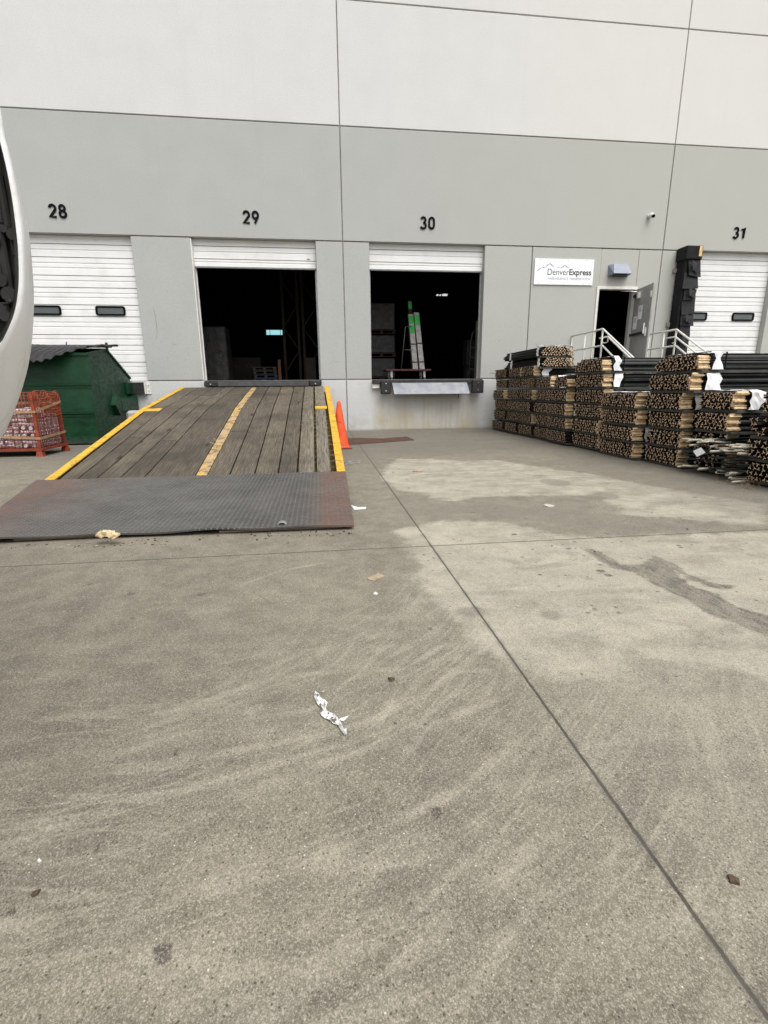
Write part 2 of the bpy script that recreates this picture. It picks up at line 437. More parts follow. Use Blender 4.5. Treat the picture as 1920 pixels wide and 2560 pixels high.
def ground_mat():
    t = MT('worn concrete yard', .88, 0, .25)
    p = t.co(); X, Y, Z = t.sep()
    big = t.noise(.5, 5, .6); mid = t.noise(2.4, 6, .62); wob = t.noise(5.5, 6, .7); fine = t.noise(130, 3, .65)
    grain = t.noise(340, 2, .6)
    base = t.mix(t.ramp(big, .35, .65), (.182, .163, .121), (.232, .210, .156))
    c = t.mix(t.ramp(mid, .38, .66, 0, .55), base, (.125, .114, .092))
    # slightly greener / yellower dusting
    c = t.mix(t.ramp(t.noise(1.1, 4, .6, t.mapv(p, (1,1,1), (7, 3, 0))), .48, .7, 0, .4), c, (.27, .258, .188))
    mo = t.noise(6.5, 5, .68)
    c = t.mix(t.ramp(mo, .40, .70, 0, .45), c, (.30, .28, .22)); c = t.mix(t.ramp(mo, .56, .34, 0, .45), c, (.12, .11, .09))
    # bleached slab areas with their own ragged outline (distance to outline in metres)
    sdl = t.math('ADD', t.attr('bleach'), t.math('MULTIPLY', t.math('SUBTRACT', wob, .5), .36))
    lm = t.ramp(sdl, -.035, .06, 0, .88)
    lm = t.math('MULTIPLY', lm, t.ramp(t.noise(3.2, 6, .72), .34, .66, .98, .40))
    c = t.mix(lm, c, (.54, .508, .410))
    soft = t.math('MULTIPLY', t.ramp(t.attr('bleach_soft'), -.35, .45), t.ramp(mid, .3, .7, .8, .4))
    c = t.mix(t.math('MULTIPLY', soft, .62), c, (.43, .405, .325))
    # scrub arcs left by tyres
    arc = t.math('ADD', t.attr('arcs'), t.math('MULTIPLY', t.math('SUBTRACT', t.noise(14, 4, .6), .5), .02))
    am = t.math('MULTIPLY', t.ramp(arc, .007, .022, 1, 0), t.ramp(t.noise(6, 4, .6), .35, .62))
    c = t.mix(t.math('MULTIPLY', am, .45), c, (.47, .43, .34))
    for (ccx, ccy, fr, off, r0, r1) in ((-.66, -9.25, 11.0, 0.0, .95, 2.9), (-.35, -9.75, 15.0, 7.3, .75, 2.3), (-1.1, -9.6, 9.0, 3.1, 1.0, 3.2)):
        dx = t.math('SUBTRACT', X, ccx); dy = t.math('SUBTRACT', Y, ccy)
        rr_ = t.math('SQRT', t.math('ADD', t.math('MULTIPLY', dx, dx), t.math('MULTIPLY', dy, dy)))
        th = t.math('ARCTAN2', dx, t.math('MULTIPLY', dy, -1.0))
        cb = t.n('CombineXYZ'); t.put(cb.inputs[0], t.math('MULTIPLY', t.math('ADD', rr_, t.math('MULTIPLY', t.noise(1.6, 2), .10)), fr)); t.put(cb.inputs[1], t.math('MULTIPLY', th, 1.1)); cb.inputs[2].default_value = off
        nn = t.noise(1.0, 2, .5, cb.outputs[0])
        ridge = t.ramp(t.math('ABSOLUTE', t.math('SUBTRACT', nn, .5)), .004, .032, 1, 0)
        gate = t.math('MULTIPLY', t.math('MULTIPLY', t.ramp(rr_, r0, r0+.25), t.ramp(rr_, r1-.5, r1, 1, 0)), t.math('MULTIPLY', t.ramp(th, -.9, -.35), t.ramp(th, .95, 1.35, 1, 0)))
        gate = t.math('MULTIPLY', gate, t.ramp(t.noise(3.2, 4, .6, t.mapv(p, (1, 1, 1), (off, 0, 0))), .38, .60))
        c = t.mix(t.math('MULTIPLY', t.math('MULTIPLY', ridge, gate), .30), c, (.46, .43, .34))
        c = t.mix(t.math('MULTIPLY', t.math('MULTIPLY', t.ramp(nn, .56, .70), gate), .30), c, (.135, .122, .10))
    sw = t.noise(1, 5, .6, t.mapv(p, (1.3, 9, 1), (0, 0, 0), (0, 0, R(-14))), .4)
    c = t.mix(t.math('MULTIPLY', t.ramp(sw, .5, .72, 0, .30), t.ramp(Y, -9.3, -10.2, 0, 1)), c, (.40, .37, .29))
    sw2 = t.noise(1, 5, .6, t.mapv(p, (1.0, 7, 1), (4, 0, 0), (0, 0, R(-24))), .5)
    c = t.mix(t.math('MULTIPLY', t.ramp(sw2, .52, .7, 0, .35), t.ramp(Y, -9.3, -10.2, 0, 1)), c, (.15, .135, .112))
    # streaky tyre dirt plus painted contact shade by the docks and post stacks
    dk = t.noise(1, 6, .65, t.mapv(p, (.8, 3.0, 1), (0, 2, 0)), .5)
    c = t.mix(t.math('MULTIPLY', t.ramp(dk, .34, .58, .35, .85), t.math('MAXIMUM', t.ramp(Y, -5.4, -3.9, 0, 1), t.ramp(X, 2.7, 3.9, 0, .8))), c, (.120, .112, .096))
    c = t.mix(t.math('MULTIPLY', t.ramp(t.attr('band'), .0, -.5, 0, 1), t.ramp(mid, .3, .6, .25, .6)), c, (.175, .162, .135))
    # oil streak
    so_ = t.math('ADD', t.attr('oil'), t.math('MULTIPLY', t.math('SUBTRACT', t.noise(11, 6, .8), .5), .12))
    om = t.math('MULTIPLY', t.ramp(so_, -.008, .014), t.ramp(t.noise(1, 5, .65, t.mapv(p, (22, 6, 1), (0, 0, 0), (0, 0, R(-14)))), .34, .62, 1.0, .55))
    c = t.mix(om, c, (.085, .076, .064))
    # blotches
    sb = t.math('ADD', t.attr('blot'), t.math('MULTIPLY', t.math('SUBTRACT', t.noise(16, 5, .7), .5), .045))
    c = t.mix(t.ramp(sb, -.012, .02, 0, .62), c, (.17, .152, .14))
    ss = t.math('ADD', t.attr('spot'), t.math('MULTIPLY', t.math('SUBTRACT', t.noise(38, 4, .7), .5), .016))
    c = t.mix(t.ramp(ss, -.002, .003, 0, .85), c, (.045, .04, .034))
    # scattered drips and gum
    for sc_, th, off in ((3.3, .10, 0), (5.5, .10, 5), (10.0, .10, 9), (18., .10, 3), (28., .11, 6)):
        v = t.vor(sc_, vec=t.mapv(p, (1, 1, 0), (off, off*.7, 0)))
        col_ = t.vor(sc_, vec=t.mapv(p, (1, 1, 0), (off, off*.7, 0)), out='Color')
        keep = t.ramp(t.sep(col_)[0], .64, .66)
        v2 = t.math('ADD', v, t.math('MULTIPLY', t.math('SUBTRACT', t.noise(sc_*9, 3, .6), .5), th*1.3))
        c = t.mix(t.math('MULTIPLY', t.ramp(v2, th*.5, th*.85, .85, 0), keep), c, (.06, .052, .045))
    sm = t.noise(1, 6, .7, t.mapv(p, (2.2, 4.2, 1), (9, 0, 0), (0, 0, R(12))), .6)
    c = t.mix(t.math('MULTIPLY', t.ramp(sm, .50, .66, 0, .6), t.ramp(X, .4, 1.2)), c, (.17, .155, .128))
    sm2 = t.noise(1, 6, .7, t.mapv(p, (7, 12, 1), (2, 0, 0), (0, 0, R(20))), .4)
    c = t.mix(t.ramp(sm2, .60, .74, 0, .45), c, (.13, .12, .10))
    # oil drips clustered round the streak and the open slab
    for sc_, off in ((6.5, 2), (12.0, 8)):
        v = t.vor(sc_, vec=t.mapv(p, (1, .8, 0), (off, off*.7, 0)))
        v = t.math('ADD', v, t.math('MULTIPLY', t.math('SUBTRACT', t.noise(sc_*7, 4, .7), .5), .2))
        gt = t.math('MULTIPLY', t.math('MULTIPLY', t.ramp(X, .9, 1.3), t.ramp(X, 2.6, 3.2, 1, 0)), t.math('MULTIPLY', t.ramp(Y, -10.8, -10.2), t.ramp(Y, -8.9, -8.6, 1, 0)))
        gt = t.math('MULTIPLY', gt, t.ramp(t.noise(2.5, 3, .6), .36, .48))
        c = t.mix(t.math('MULTIPLY', t.ramp(v, .06, .13, .9, 0), gt), c, (.075, .066, .056))
    # rusty brown wash beside the posts
    rs = t.noise(1, 5, .6, t.mapv(p, (1.5, 4, 1), (0, 5, 0)))
    c = t.mix(t.math('MULTIPLY', t.ramp(rs, .5, .7, 0, .35), t.ramp(X, 1.5, 2.2, 0, 1)), c, (.19, .145, .105))
    # aggregate
    c = t.mix(t.ramp(fine, .40, .62, 0, .45), t.mix(.22, c, (.07, .062, .052)), t.mix(.12, c, (.62, .58, .5)))
    for sc_, amt in ((620, .26), (340, .20), (190, .08)):
        cell = t.sep(t.vor(sc_, out='Color'))[1]
        c = t.mix(t.math('MULTIPLY', t.ramp(cell, .12, .32, 1, 0), amt*1.3), c, (.045, .040, .034))
        c = t.mix(t.math('MULTIPLY', t.ramp(cell, .78, .95), amt), c, (.68, .63, .53))
    fl = t.vor(95); flc = t.sep(t.vor(95, out='Color'))[0]
    c = t.mix(t.math('MULTIPLY', t.ramp(fl, .10, .30, .8, 0), t.ramp(flc, .72, .74)), c, (.045, .04, .035))
    c = t.mix(t.math('MULTIPLY', t.ramp(fl, .08, .22, .7, 0), t.ramp(flc, .05, .06, 1, 0)), c, (.75, .72, .64))
    # joints
    jx = t.math('ABSOLUTE', t.math('ADD', t.math('SUBTRACT', X, .662), t.math('MULTIPLY', t.math('SUBTRACT', t.noise(22, 4, .7), .5), .006)))
    c = t.mix(t.ramp(jx, .0028, .0055, .85, 0), c, (.045, .04, .037))
    c = t.mix(t.math('MULTIPLY', t.ramp(jx, .006, .02, .4, 0), t.ramp(t.noise(8, 3), .4, .6)), c, (.10, .092, .085))
    jy = t.math('ABSOLUTE', t.math('ADD', t.math('SUBTRACT', Y, -9.178), t.math('MULTIPLY', t.math('SUBTRACT', t.noise(12, 5, .7), .5), .016)))
    c = t.mix(t.ramp(jy, .003, .011, .8, 0), c, (.06, .052, .047))
    t.color(c)
    hgt = t.math('ADD', t.math('MULTIPLY', fine, .6), t.math('MULTIPLY', grain, .35))
    hgt = t.math('SUBTRACT', hgt, t.ramp(jx, .002, .007, 2.5, 0))
    t.bump(hgt, .0022, .55)
    return t.m
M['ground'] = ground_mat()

# ------------------------------------------------------------------ ground
def K(x, y): return gr(1000+x*.5546, 1100+y*.5546)
def poly_sdf(P, poly):
    """signed distance, positive inside; P (n,2)"""
    poly = np.array([(q[0], q[1]) for q in poly]); n = len(poly)
    d = np.full(len(P), 1e9); ins = np.zeros(len(P), bool)
    for i in range(n):
        a = poly[i]; b = poly[(i+1) % n]; e = b-a; wv = P-a
        tt = np.clip((wv@e)/(e@e+1e-12), 0, 1); q = wv-np.outer(tt, e); d = np.minimum(d, np.hypot(q[:,0], q[:,1]))
        c = (a[1] > P[:,1]) != (b[1] > P[:,1])
        xi = (b[0]-a[0])*(P[:,1]-a[1])/(b[1]-a[1]+1e-12)+a[0]
        ins ^= c & (P[:,0] < xi)
    return np.where(ins, d, -d)
def line_d(P, pts):
    pts = np.array([(q[0], q[1]) for q in pts]); d = np.full(len(P), 9.0)
    for a, b in zip(pts[:-1], pts[1:]):
        e = b-a; wv = P-a; tt = np.clip((wv@e)/(e@e+1e-12), 0, 1); q = wv-np.outer(tt, e); d = np.minimum(d, np.hypot(q[:,0], q[:,1]))
    return d
xs = np.unique(np.concatenate([np.linspace(-400, -20, 8), np.linspace(-20, -3.2, 18), np.arange(-3.2, -.9, .08), np.arange(-.9, 2.4, .022), np.arange(2.4, 5.2, .05), np.linspace(5.2, 20, 14), np.linspace(20, 400, 8)]))
ys = np.unique(np.concatenate([np.linspace(-400, -30, 8), np.linspace(-30, -12.2, 12), np.arange(-12.2, -8.6, .022), np.arange(-8.6, -4.6, .045), np.arange(-4.6, .3, .15), np.array([.6, 40])]))
GX, GY = np.meshgrid(xs, ys); nx, ny = len(xs), len(ys)
P2 = np.stack([GX.ravel(), GY.ravel()], 1)
V3 = np.zeros((len(P2), 3)); V3[:, :2] = P2
ii = np.arange(nx*ny).reshape(ny, nx)
F4 = np.stack([ii[:-1,:-1].ravel(), ii[:-1,1:].ravel(), ii[1:,1:].ravel(), ii[1:,:-1].ravel()], 1)
gme = bpy.data.meshes.new('ground')
gme.vertices.add(len(V3)); gme.vertices.foreach_set('co', V3.ravel())
gme.loops.add(F4.size); gme.loops.foreach_set('vertex_index', F4.ravel())
gme.polygons.add(len(F4)); gme.polygons.foreach_set('loop_start', np.arange(0, F4.size, 4)); gme.polygons.foreach_set('loop_total', np.full(len(F4), 4))
gme.update(); gme.validate()
L1 = [K(*a) for a in [(-20,85),(130,85),(300,95),(430,90),(560,110),(680,130),(850,150),(1100,200),(1400,250),(1659,290),(1659,390),(1400,370),(1200,350),(1000,340),(900,250),(600,250),(330,260),(260,275),(150,270),(100,240),(0,230),(-60,200),(-90,160),(-60,120)]]
L2 = [K(*a) for a in [(130,370),(400,360),(560,385),(760,430),(950,440),(1300,425),(1659,410),(2600,380),(2600,1150),(1659,1120),(1500,1040),(1100,1060),(700,1090),(400,960),(330,930),(250,850),(200,770),(110,690),(50,600),(80,560),(20,470),(-40,420),(20,390)]]
L3 = [(.62, -9.3), (4.5, -9.3), (4.5, -12.2), (1.6, -12.2), (.95, -11.6), (.62, -10.6)]
OIL = [K(*a) for a in [(820,485),(900,500),(1000,560),(1090,560),(1140,520),(1250,560),(1290,600),(1400,640),(1520,660),(1480,680),(1380,660),(1300,620),(1240,590),(1300,650),(1420,690),(1520,750),(1659,790),(1900,850),(1900,1010),(1659,890),(1480,815),(1380,780),(1290,720),(1150,655),(1060,600),(960,580),(900,545),(880,530)]]
BAND = [K(*a) for a in [(-60,240),(100,262),(300,285),(700,270),(1000,345),(1300,390),(900,420),(560,375),(300,340),(100,355),(-60,380)]]
def setattr_f(name, arr):
    a = gme.attributes.new(name, 'FLOAT', 'POINT'); a.data.foreach_set('value', arr.astype(np.float32))
setattr_f('bleach', np.maximum(poly_sdf(P2, L1), poly_sdf(P2, L2)))
setattr_f('bleach_soft', poly_sdf(P2, L3))
setattr_f('oil', poly_sdf(P2, OIL))
setattr_f('band', -poly_sdf(P2, BAND)*3)
bl = np.full(len(P2), -9.0)
for (x, y, a, b) in [(325,775,.085,.055),(1000,415,.11,.10),(1230,395,.12,.10),(610,737,.03,.02),(700,190,.16,.2),(930,250,.1,.16),(680,790,.05,.05),(905,600,.03,.02),(850,625,.02,.02)]:
    c = K(x, y); bl = np.maximum(bl, (1-np.hypot((P2[:,0]-c.x)/a, (P2[:,1]-c.y)/b))*min(a, b))
setattr_f('blot', bl)
sp = np.full(len(P2), -9.0)
for (x, y, r_) in [(760,490,.018),(798,508,.012),(830,522,.013),(1000,458,.012),(1265,484,.016),(515,425,.02),(905,590,.022),(940,610,.02),(845,778,.012),(1340,434,.014),(1180,350,.016),(225,512,.012),(508,552,.012),(614,552,.012),(1110,580,.013),(228,752,.009),(12,662,.01),(770,610,.01)]:
    c = K(x, y); sp = np.maximum(sp, r_-np.hypot((P2[:,0]-c.x)/1.3, P2[:,1]-c.y))
D_ = 1.1573
for (x, y, r_) in [(380,1625,.014),(213,1835,.014),(485,1405,.012),(845,1470,.016),(1053,1880,.01),(450,1240,.012),(480,1530,.008),(320,1370,.01),(265,1328,.016),(240,1328,.012)]:
    c = gr(x*D_, y*D_); sp = np.maximum(sp, r_-np.hypot(P2[:,0]-c.x, P2[:,1]-c.y))
setattr_f('spot', sp)
arcs = [[(330,1540),(400,1530),(500,1495),(600,1465),(720,1450),(850,1445),(960,1445),(1060,1450)],
        [(250,1660),(420,1640),(560,1610),(700,1590),(830,1545),(930,1490),(1000,1440),(1080,1370)],
        [(500,1720),(700,1650),(850,1600),(1000,1540),(1100,1500)],
        [(60,1700),(200,1650),(400,1580),(560,1530)],
        [(0,1830),(250,1740),(500,1680),(760,1600)],
        [(830,1545),(860,1480),(900,1430),(960,1390)],
        [(560,1900),(800,1810),(1000,1700),(1120,1600)],
        [(0,2000),(300,1960),(600,1880),(900,1860)],
        [(300,2060),(500,2090),(700,2090)],
        [(840,1350),(900,1300),(960,1270)],
        [(450,1290),(600,1235),(700,1215)],
        [(850,2100),(1000,1960),(1180,1800)]]
ad = np.full(len(P2), 9.0)
near = (P2[:,1] < -8) & (P2[:,0] > -2) & (P2[:,0] < 3)
for a in arcs:
    ad[near] = np.minimum(ad[near], line_d(P2[near], [gr(x*D_, y*D_) for x, y in a]))
setattr_f('arcs', ad)
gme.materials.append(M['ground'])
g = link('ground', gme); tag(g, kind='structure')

# ------------------------------------------------------------------ warehouse
WT = .25
bld = root('warehouse', 'large concrete tilt-up warehouse wall painted white above grey, with numbered loading bays', 'warehouse', (2, 0, 0))
ZD, ZL, ZM, ZU, ZT = 1.22, 4.212, 6.44, 8.65, 11.5
G = .011
DOORS = {'28': (-6.60, -3.895), '29': (-2.675, .02), '30': (1.22, 3.935), '31': (8.80, 11.51)}
PD = (6.83, 7.80, 1.22, 3.33)
vx = [-22, -7.9, .625, 8.40, 16.2, 24]
mb = MB()
def panel(x0, x1, z0, z1, mi, y=0.0, gl=1, gr_=1, gb=1, gt=1):
    a = x0+G*gl; b = x1-G*gr_; c = z0+G*gb; d = z1-G*gt
    mb.box(a, b, y, WT, c, d, mi, bev=.006)
for i in range(len(vx)-1):
    panel(vx[i], vx[i+1], ZU, ZT, 0); panel(vx[i], vx[i+1], ZM, ZU, 0); panel(vx[i], vx[i+1], ZL, ZM, 1)
# middle band with openings (grey), set 6 mm back as the photo's painted reveal shows
segs = [(-22, -14.5), (-14.5, -7.9), (-7.9, -6.6), (-3.895, -2.675), (.02, .625), (.625, 1.22), (3.935, 5.09), (5.09, 6.83), (7.80, 8.40), (8.40, 8.80), (11.51, 16.2), (16.2, 24)]
for a, b in segs:
    opL = any(abs(a-d[0][1] if isinstance(d[0], tuple) else a-d[1]) < 1e-6 for d in DOORS.values()) or abs(a-PD[1]) < 1e-6
    opR = any(abs(b-d[0]) < 1e-6 for d in DOORS.values()) or abs(b-PD[0]) < 1e-6
    panel(a, b, ZD, ZL, 1, .006, 0 if opL else 1, 0 if opR else 1)
panel(PD[0], PD[1], PD[3], ZL, 1, .006, 0, 0, 0, 1)
# base band below dock level
for a, b in [(-22, -14.5), (-14.5, -7.9), (-7.9, .625), (.625, 8.40), (8.40, 16.2), (16.2, 24)]:
    mb.box(a+G, b-G, .003, WT, -.3, ZD-G, 2, bev=.006)
# joint backing, behind all the panels but clear of the openings
for x in vx[1:-1]:
    if x in (.625, 8.40, -7.9, 16.2):
        mb.box(x-.05, x+.05, .028, .2, -.3, ZT-.02, 3)
for z in (ZM, ZU):
    mb.box(-21.9, 23.9, .030, .2, z-.05, z+.05, 3)
for a, b in segs:
    mb.box(a+.004, b-.004, .032, .2, ZD-.05, ZD+.05, 3); mb.box(a+.004, b-.004, .032, .2, ZL-.05, ZL+.05, 3)
mb.box(5.04, 5.14, .034, .2, ZD, ZL, 3); mb.box(-14.55, -14.45, .034, .2, ZD, ZL, 3)
for a, b in list(DOORS.values())+[(PD[0], PD[1])]:
    mb.box(a+.004, b-.004, .032, .2, ZD-.05, ZD-.004, 3)
mb.build('wall', [M['wall_white'], M['wall_grey'], M['wall_base'], M['groove']], bld)
# 7.80 reveal line above the personnel door
mb = MB(); mb.box(7.795, 7.812, .0035, .05, PD[3]+.03, ZL-G, 0); mb.build('joint_line', M['groove'], bld)
# interior shell
mb = MB()
mb.box(-20, 22, .3, 26, ZD-.3, ZD, 1); mb.box(-20, 22, 26, 26.2, ZD-.3, 10, 0); mb.box(-20, 22, .26, 26, 9.2, 9.4, 0)
mb.box(-20.2, -20, .26, 26, ZD, 9.2, 0); mb.box(22, 22.2, .26, 26, ZD, 9.2, 0)
for a, b in [(-20, -6.9), (-3.6, -2.95), (.3, .95), (4.2, 6.6), (8.05, 8.5), (11.8, 22)]:
    mb.box(a, b, .255, .3, ZD, 9.2, 0)
mb.box(-6.9, 11.8, .255, .3, 4.5, 9.2, 0)
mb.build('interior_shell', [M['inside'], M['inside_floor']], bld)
# roof parapet cap
mb = MB(); mb.box(-22.1, 24.1, -.03, .3, ZT+.001, ZT+.06, 0); mb.build('parapet_cap', M['steel_grey'], bld)

# sectional doors -----------------------------------------------------
LINES = [4.06, 3.80, 3.44, 3.20, 2.85, 2.61, 2.23, 2.01, 1.64, 1.40]
def door_panel(x0, x1, zb, shift=0.0, Y=.15):
    """ribbed profile extruded along x"""
    zs = [z+shift for z in LINES if z+shift > zb+.05]
    prof = []   # (z, y)
    edges = [ZL+.02]+zs+[zb]
    rnd = random.Random(3)
    for k in range(len(edges)-1):
        t, b = edges[k], edges[k+1]; h = t-b
        prof += [(t-.001, Y+.016), (t-.010, Y+.016), (t-.013, Y)]
        for fr in ((.36, .62) if h > .28 else (.5,)):
            c = t-h*fr
            prof += [(c+.024, Y), (c+.016, Y+.012), (c-.001, Y+.012), (c-.009, Y)]
        prof += [(b+.004, Y)]
    prof.append((zb, Y))
    m_ = MB()
    for (z0, y0), (z1, y1) in zip(prof[:-1], prof[1:]):
        m_.face([(x0, y0, z0), (x1, y0, z0), (x1, y1, z1), (x0, y1, z1)], 0)
    m_.box(x0, x1, Y+.022, Y+.05, zb, ZL+.02, 0)
    for z in zs:   # dark seam
        m_.box(x0+.002, x1-.002, Y+.010, Y+.016, z-.0085, z-.0015, 1)
    return m_
def rrect(x0, x1, z0, z1, r, n=5):
    pts = []
    for cx_, cz_, a0 in ((x1-r, z1-r, 0), (x0+r, z1-r, 90), (x0+r, z0+r, 180), (x1-r, z0+r, 270)):
        for k in range(n+1):
            a = R(a0+90*k/n); pts.append((cx_+r*math.cos(a), cz_+r*math.sin(a)))
    return pts
M['seam'] = simple('door seam', (.13, .13, .13), .8)
M['sill_dark'] = simple('bottom seal grey', (.20, .21, .22), .7)
for nm, (x0, x1) in DOORS.items():
    zb = {'28': 1.225, '29': 3.675, '30': 3.69, '31': 1.225}[nm]
    sh = {'28': 0, '29': 0.03, '30': .045, '31': 0.0}[nm]
    dr = door_panel(x0+.004, x1-.004, zb, sh).build('overhead_door', [M['door_white'], M['seam']], bld)
    if nm in ('28', '31'):
        for cx_ in ((x0+.72, x1-.65) if nm == '28' else (9.62, 10.96)):
            m_ = MB(); o_ = rrect(cx_-.31, cx_+.31, 2.625, 2.825, .05); i_ = rrect(cx_-.27, cx_+.27, 2.662, 2.788, .02)
            for k in range(len(o_)):
                l = (k+1) % len(o_)
                a, b, c, d = o_[k], o_[l], i_[l], i_[k]
                m_.face([(a[0], .118, a[1]), (b[0], .118, b[1]), (c[0], .124, c[1]), (d[0], .124, d[1])], 0)
                m_.face([(a[0], .118, a[1]), (b[0], .118, b[1]), (b[0], .16, b[1]), (a[0], .16, a[1])], 0)
                m_.face([(d[0], .124, d[1]), (c[0], .124, c[1]), (c[0], .145, c[1]), (d[0], .145, d[1])], 0)
            wn = m_.build('window', M['num_black'], dr)
            m_ = MB(); m_.prism(i_, .136, .142); m_.build('window_glass', M['glass_dark'], dr)
    else:
        m_ = MB(); m_.box(x0+.02, x1-.02, .145, .21, zb-.03, zb-.003); m_.build('bottom_seal', M['sill_dark'], dr)
        # steel door tracks / white jamb guards just inside the reveal
        m_ = MB()
        m_.box(x0-.01, x0+.035, .215, .25, ZD+.01, zb); m_.build('door_track', M['door_white'] if nm == '29' else M['steel_grey'], bld)
        m_ = MB(); m_.box(x1-.035, x1+.01, .215, .25, ZD+.01, zb); m_.build('door_track', M['steel_grey'], bld)
# white worn jamb guard of bay 29, small sticker on its door
mb = MB(); mb.box(-2.675, -2.655, .01, .2, ZD, 4.19, 0); mb.build('jamb_guard', M['rail_white'], bld)
mb = MB(); mb.box(-.20, -.11, .143, .146, 3.83, 3.885, 0); mb.box(-.19, -.12, .140, .143, 3.845, 3.872, 1)
mb.build('door_sticker', [M['paper'], M['text_grey']], bld)
# cream jamb edge in bay 30
mb = MB(); mb.box(3.875, 3.90, .26, .34, ZD, 2.6); mb.build('door_jamb', M['dim_wood'], bld)
# crack and scuffs on pier between bays 28 and 29
mb = MB()
cr = [(-3.60, 2.79), (-3.585, 2.70), (-3.575, 2.62), (-3.578, 2.55), (-3.565, 2.45), (-3.57, 2.36), (-3.575, 2.26), (-3.60, 2.16), (-3.65, 2.09)]
mb.tube([(x, .006, z) for x, z in cr], [.002, .006, .005, .006, .005, .005, .004, .003, .001], 4, 0)
mb.build('crack', M['groove'], bld)
# far window in the back wall of the hall (daylight through it)
t_ = MT('far bright window'); t_.color((.1, .1, .1)); t_.b.inputs['Emission Color'].default_value = (.26, .52, .56, 1); t_.b.inputs['Emission Strength'].default_value = 1.0
a = at(665.5, 825, 25.9); b = at(706.5, 837.5, 25.9)
wf = MB(); 
for x0_, x1_ in ((a.x-.06, a.x), (b.x, b.x+.06), (a.x+(b.x-a.x)*.22, a.x+(b.x-a.x)*.245), (a.x+(b.x-a.x)*.86, a.x+(b.x-a.x)*.885)):
    wf.box(x0_, x1_, 25.8, 25.98, b.z-.06, a.z+.06)
wf.box(a.x, b.x, 25.82, 25.98, a.z, a.z+.06); wf.box(a.x, b.x, 25.82, 25.98, b.z-.06, b.z)
wn = wf.build('window_frame', M['black_metal'], bld)
wf = MB(); wf.box(a.x, b.x, 25.9, 25.95, b.z, a.z); wf.build('window_pane', t_.m, wn)

# personnel door ------------------------------------------------------
mb = MB()
mb.box(PD[0]-.045, PD[0]+.012, -.018, .12, ZD, PD[3]+.045, 0); mb.box(PD[0]+.012, PD[1]-.012, -.018, .12, PD[3]-.02, PD[3]+.045, 0)
mb.box(PD[1]-.012, PD[1]+.04, -.018, .12, ZD, PD[3]+.045, 0)
fr = mb.build('door_frame', M['rail_white'], bld)
hin = Vector((7.79, -.03, 0)); ang = math.atan2(-.86, -.13)
Mx = Matrix.Translation((hin.x, hin.y, 0)) @ Matrix.Rotation(ang, 4, 'Z')
def leafbox(m_, u0, u1, v0, v1, z0, z1, mi=0, bev=0):
    b0 = len(m_.v); m_.box(u0, u1, v0, v1, z0, z1, mi, bev)
    for k in range(b0, len(m_.v)):
        q = Mx @ Vector(m_.v[k]); m_.v[k] = tuple(q)
# with this angle the local -v side faces -X (towards the camera side)
mb = MB(); leafbox(mb, .01, .90, -.022, .022, ZD+.01, 3.29, 0, .004)
lf = mb.build('door_leaf', M['door_grey'], bld)
mb = MB(); leafbox(mb, .10, .74, -.085, -.05, 2.20, 2.26, 0, .008); leafbox(mb, .08, .13, -.085, -.0225, 2.19, 2.27, 1); leafbox(mb, .76, .84, -.075, -.0225, 2.14, 2.34, 1, .01)
leafbox(mb, .79, .815, -.11, -.075, 2.2, 2.44, 1, .005)
mb.build('panic_bar', [M['black_metal'], M['chrome']], lf)
mb = MB(); leafbox(mb, .05, .30, -.075, -.0225, 3.10, 3.17, 0, .01); leafbox(mb, .25, .34, -.08, -.0225, 3.06, 3.2, 1)
mb.build('door_closer', [M['black_metal'], M['rail_white']], lf)
mb = MB(); leafbox(mb, .82, .88, -.04, -.0225, 3.0, 3.13, 0); mb.build('alarm_contact', M['rail_white'], lf)
for (u0, u1, z0, z1) in ((.30, .50, 2.57, 2.88), (.09, .28, 2.36, 2.66)):
    mb = MB(); leafbox(mb, u0, u1, -.026, -.0225, z0, z1, 0)
    k = 0
    for j in range(5):
        zz = z1-.05-j*.022
        leafbox(mb, u0+.03, u1-.03-.02*(j % 2), -.0275, -.0262, zz, zz+.008, 1)
    mb.build('paper_notice', [M['paper'], M['text_grey']], lf)
mb = MB(); mb.tube([(7.42, .03, 3.27), (7.62, -.10, 3.25), (7.765, -.25, 3.2)], .012, 6); mb.build('closer_arm', M['chrome'], bld)
adopt(bld)

# stencilled speech: dock numbers ------------------------------------------------
def smooth_path(pts, n=6, closed=False):
    out = []; N = len(pts)
    rng_ = range(N) if closed else range(N-1)
    for i in rng_:
        p0 = pts[(i-1) % N] if closed or i > 0 else pts[i]; p1 = pts[i]; p2 = pts[(i+1) % N]
        p3 = pts[(i+2) % N] if closed or i+2 < N else p2
        for k in range(n):
            t = k/n
            out.append(tuple(.5*((2*p1[a])+(-p0[a]+p2[a])*t+(2*p0[a]-5*p1[a]+4*p2[a]-p3[a])*t*t+(-p0[a]+3*p1[a]-3*p2[a]+p3[a])*t*t*t) for a in (0, 1)))
    if not closed: out.append(pts[-1])
    return out
def arcp(cx_, cy_, rx, ry, a0, a1, n=14):
    return [(cx_+rx*math.cos(R(a0+(a1-a0)*k/n)), cy_+ry*math.sin(R(a0+(a1-a0)*k/n))) for k in range(n+1)]
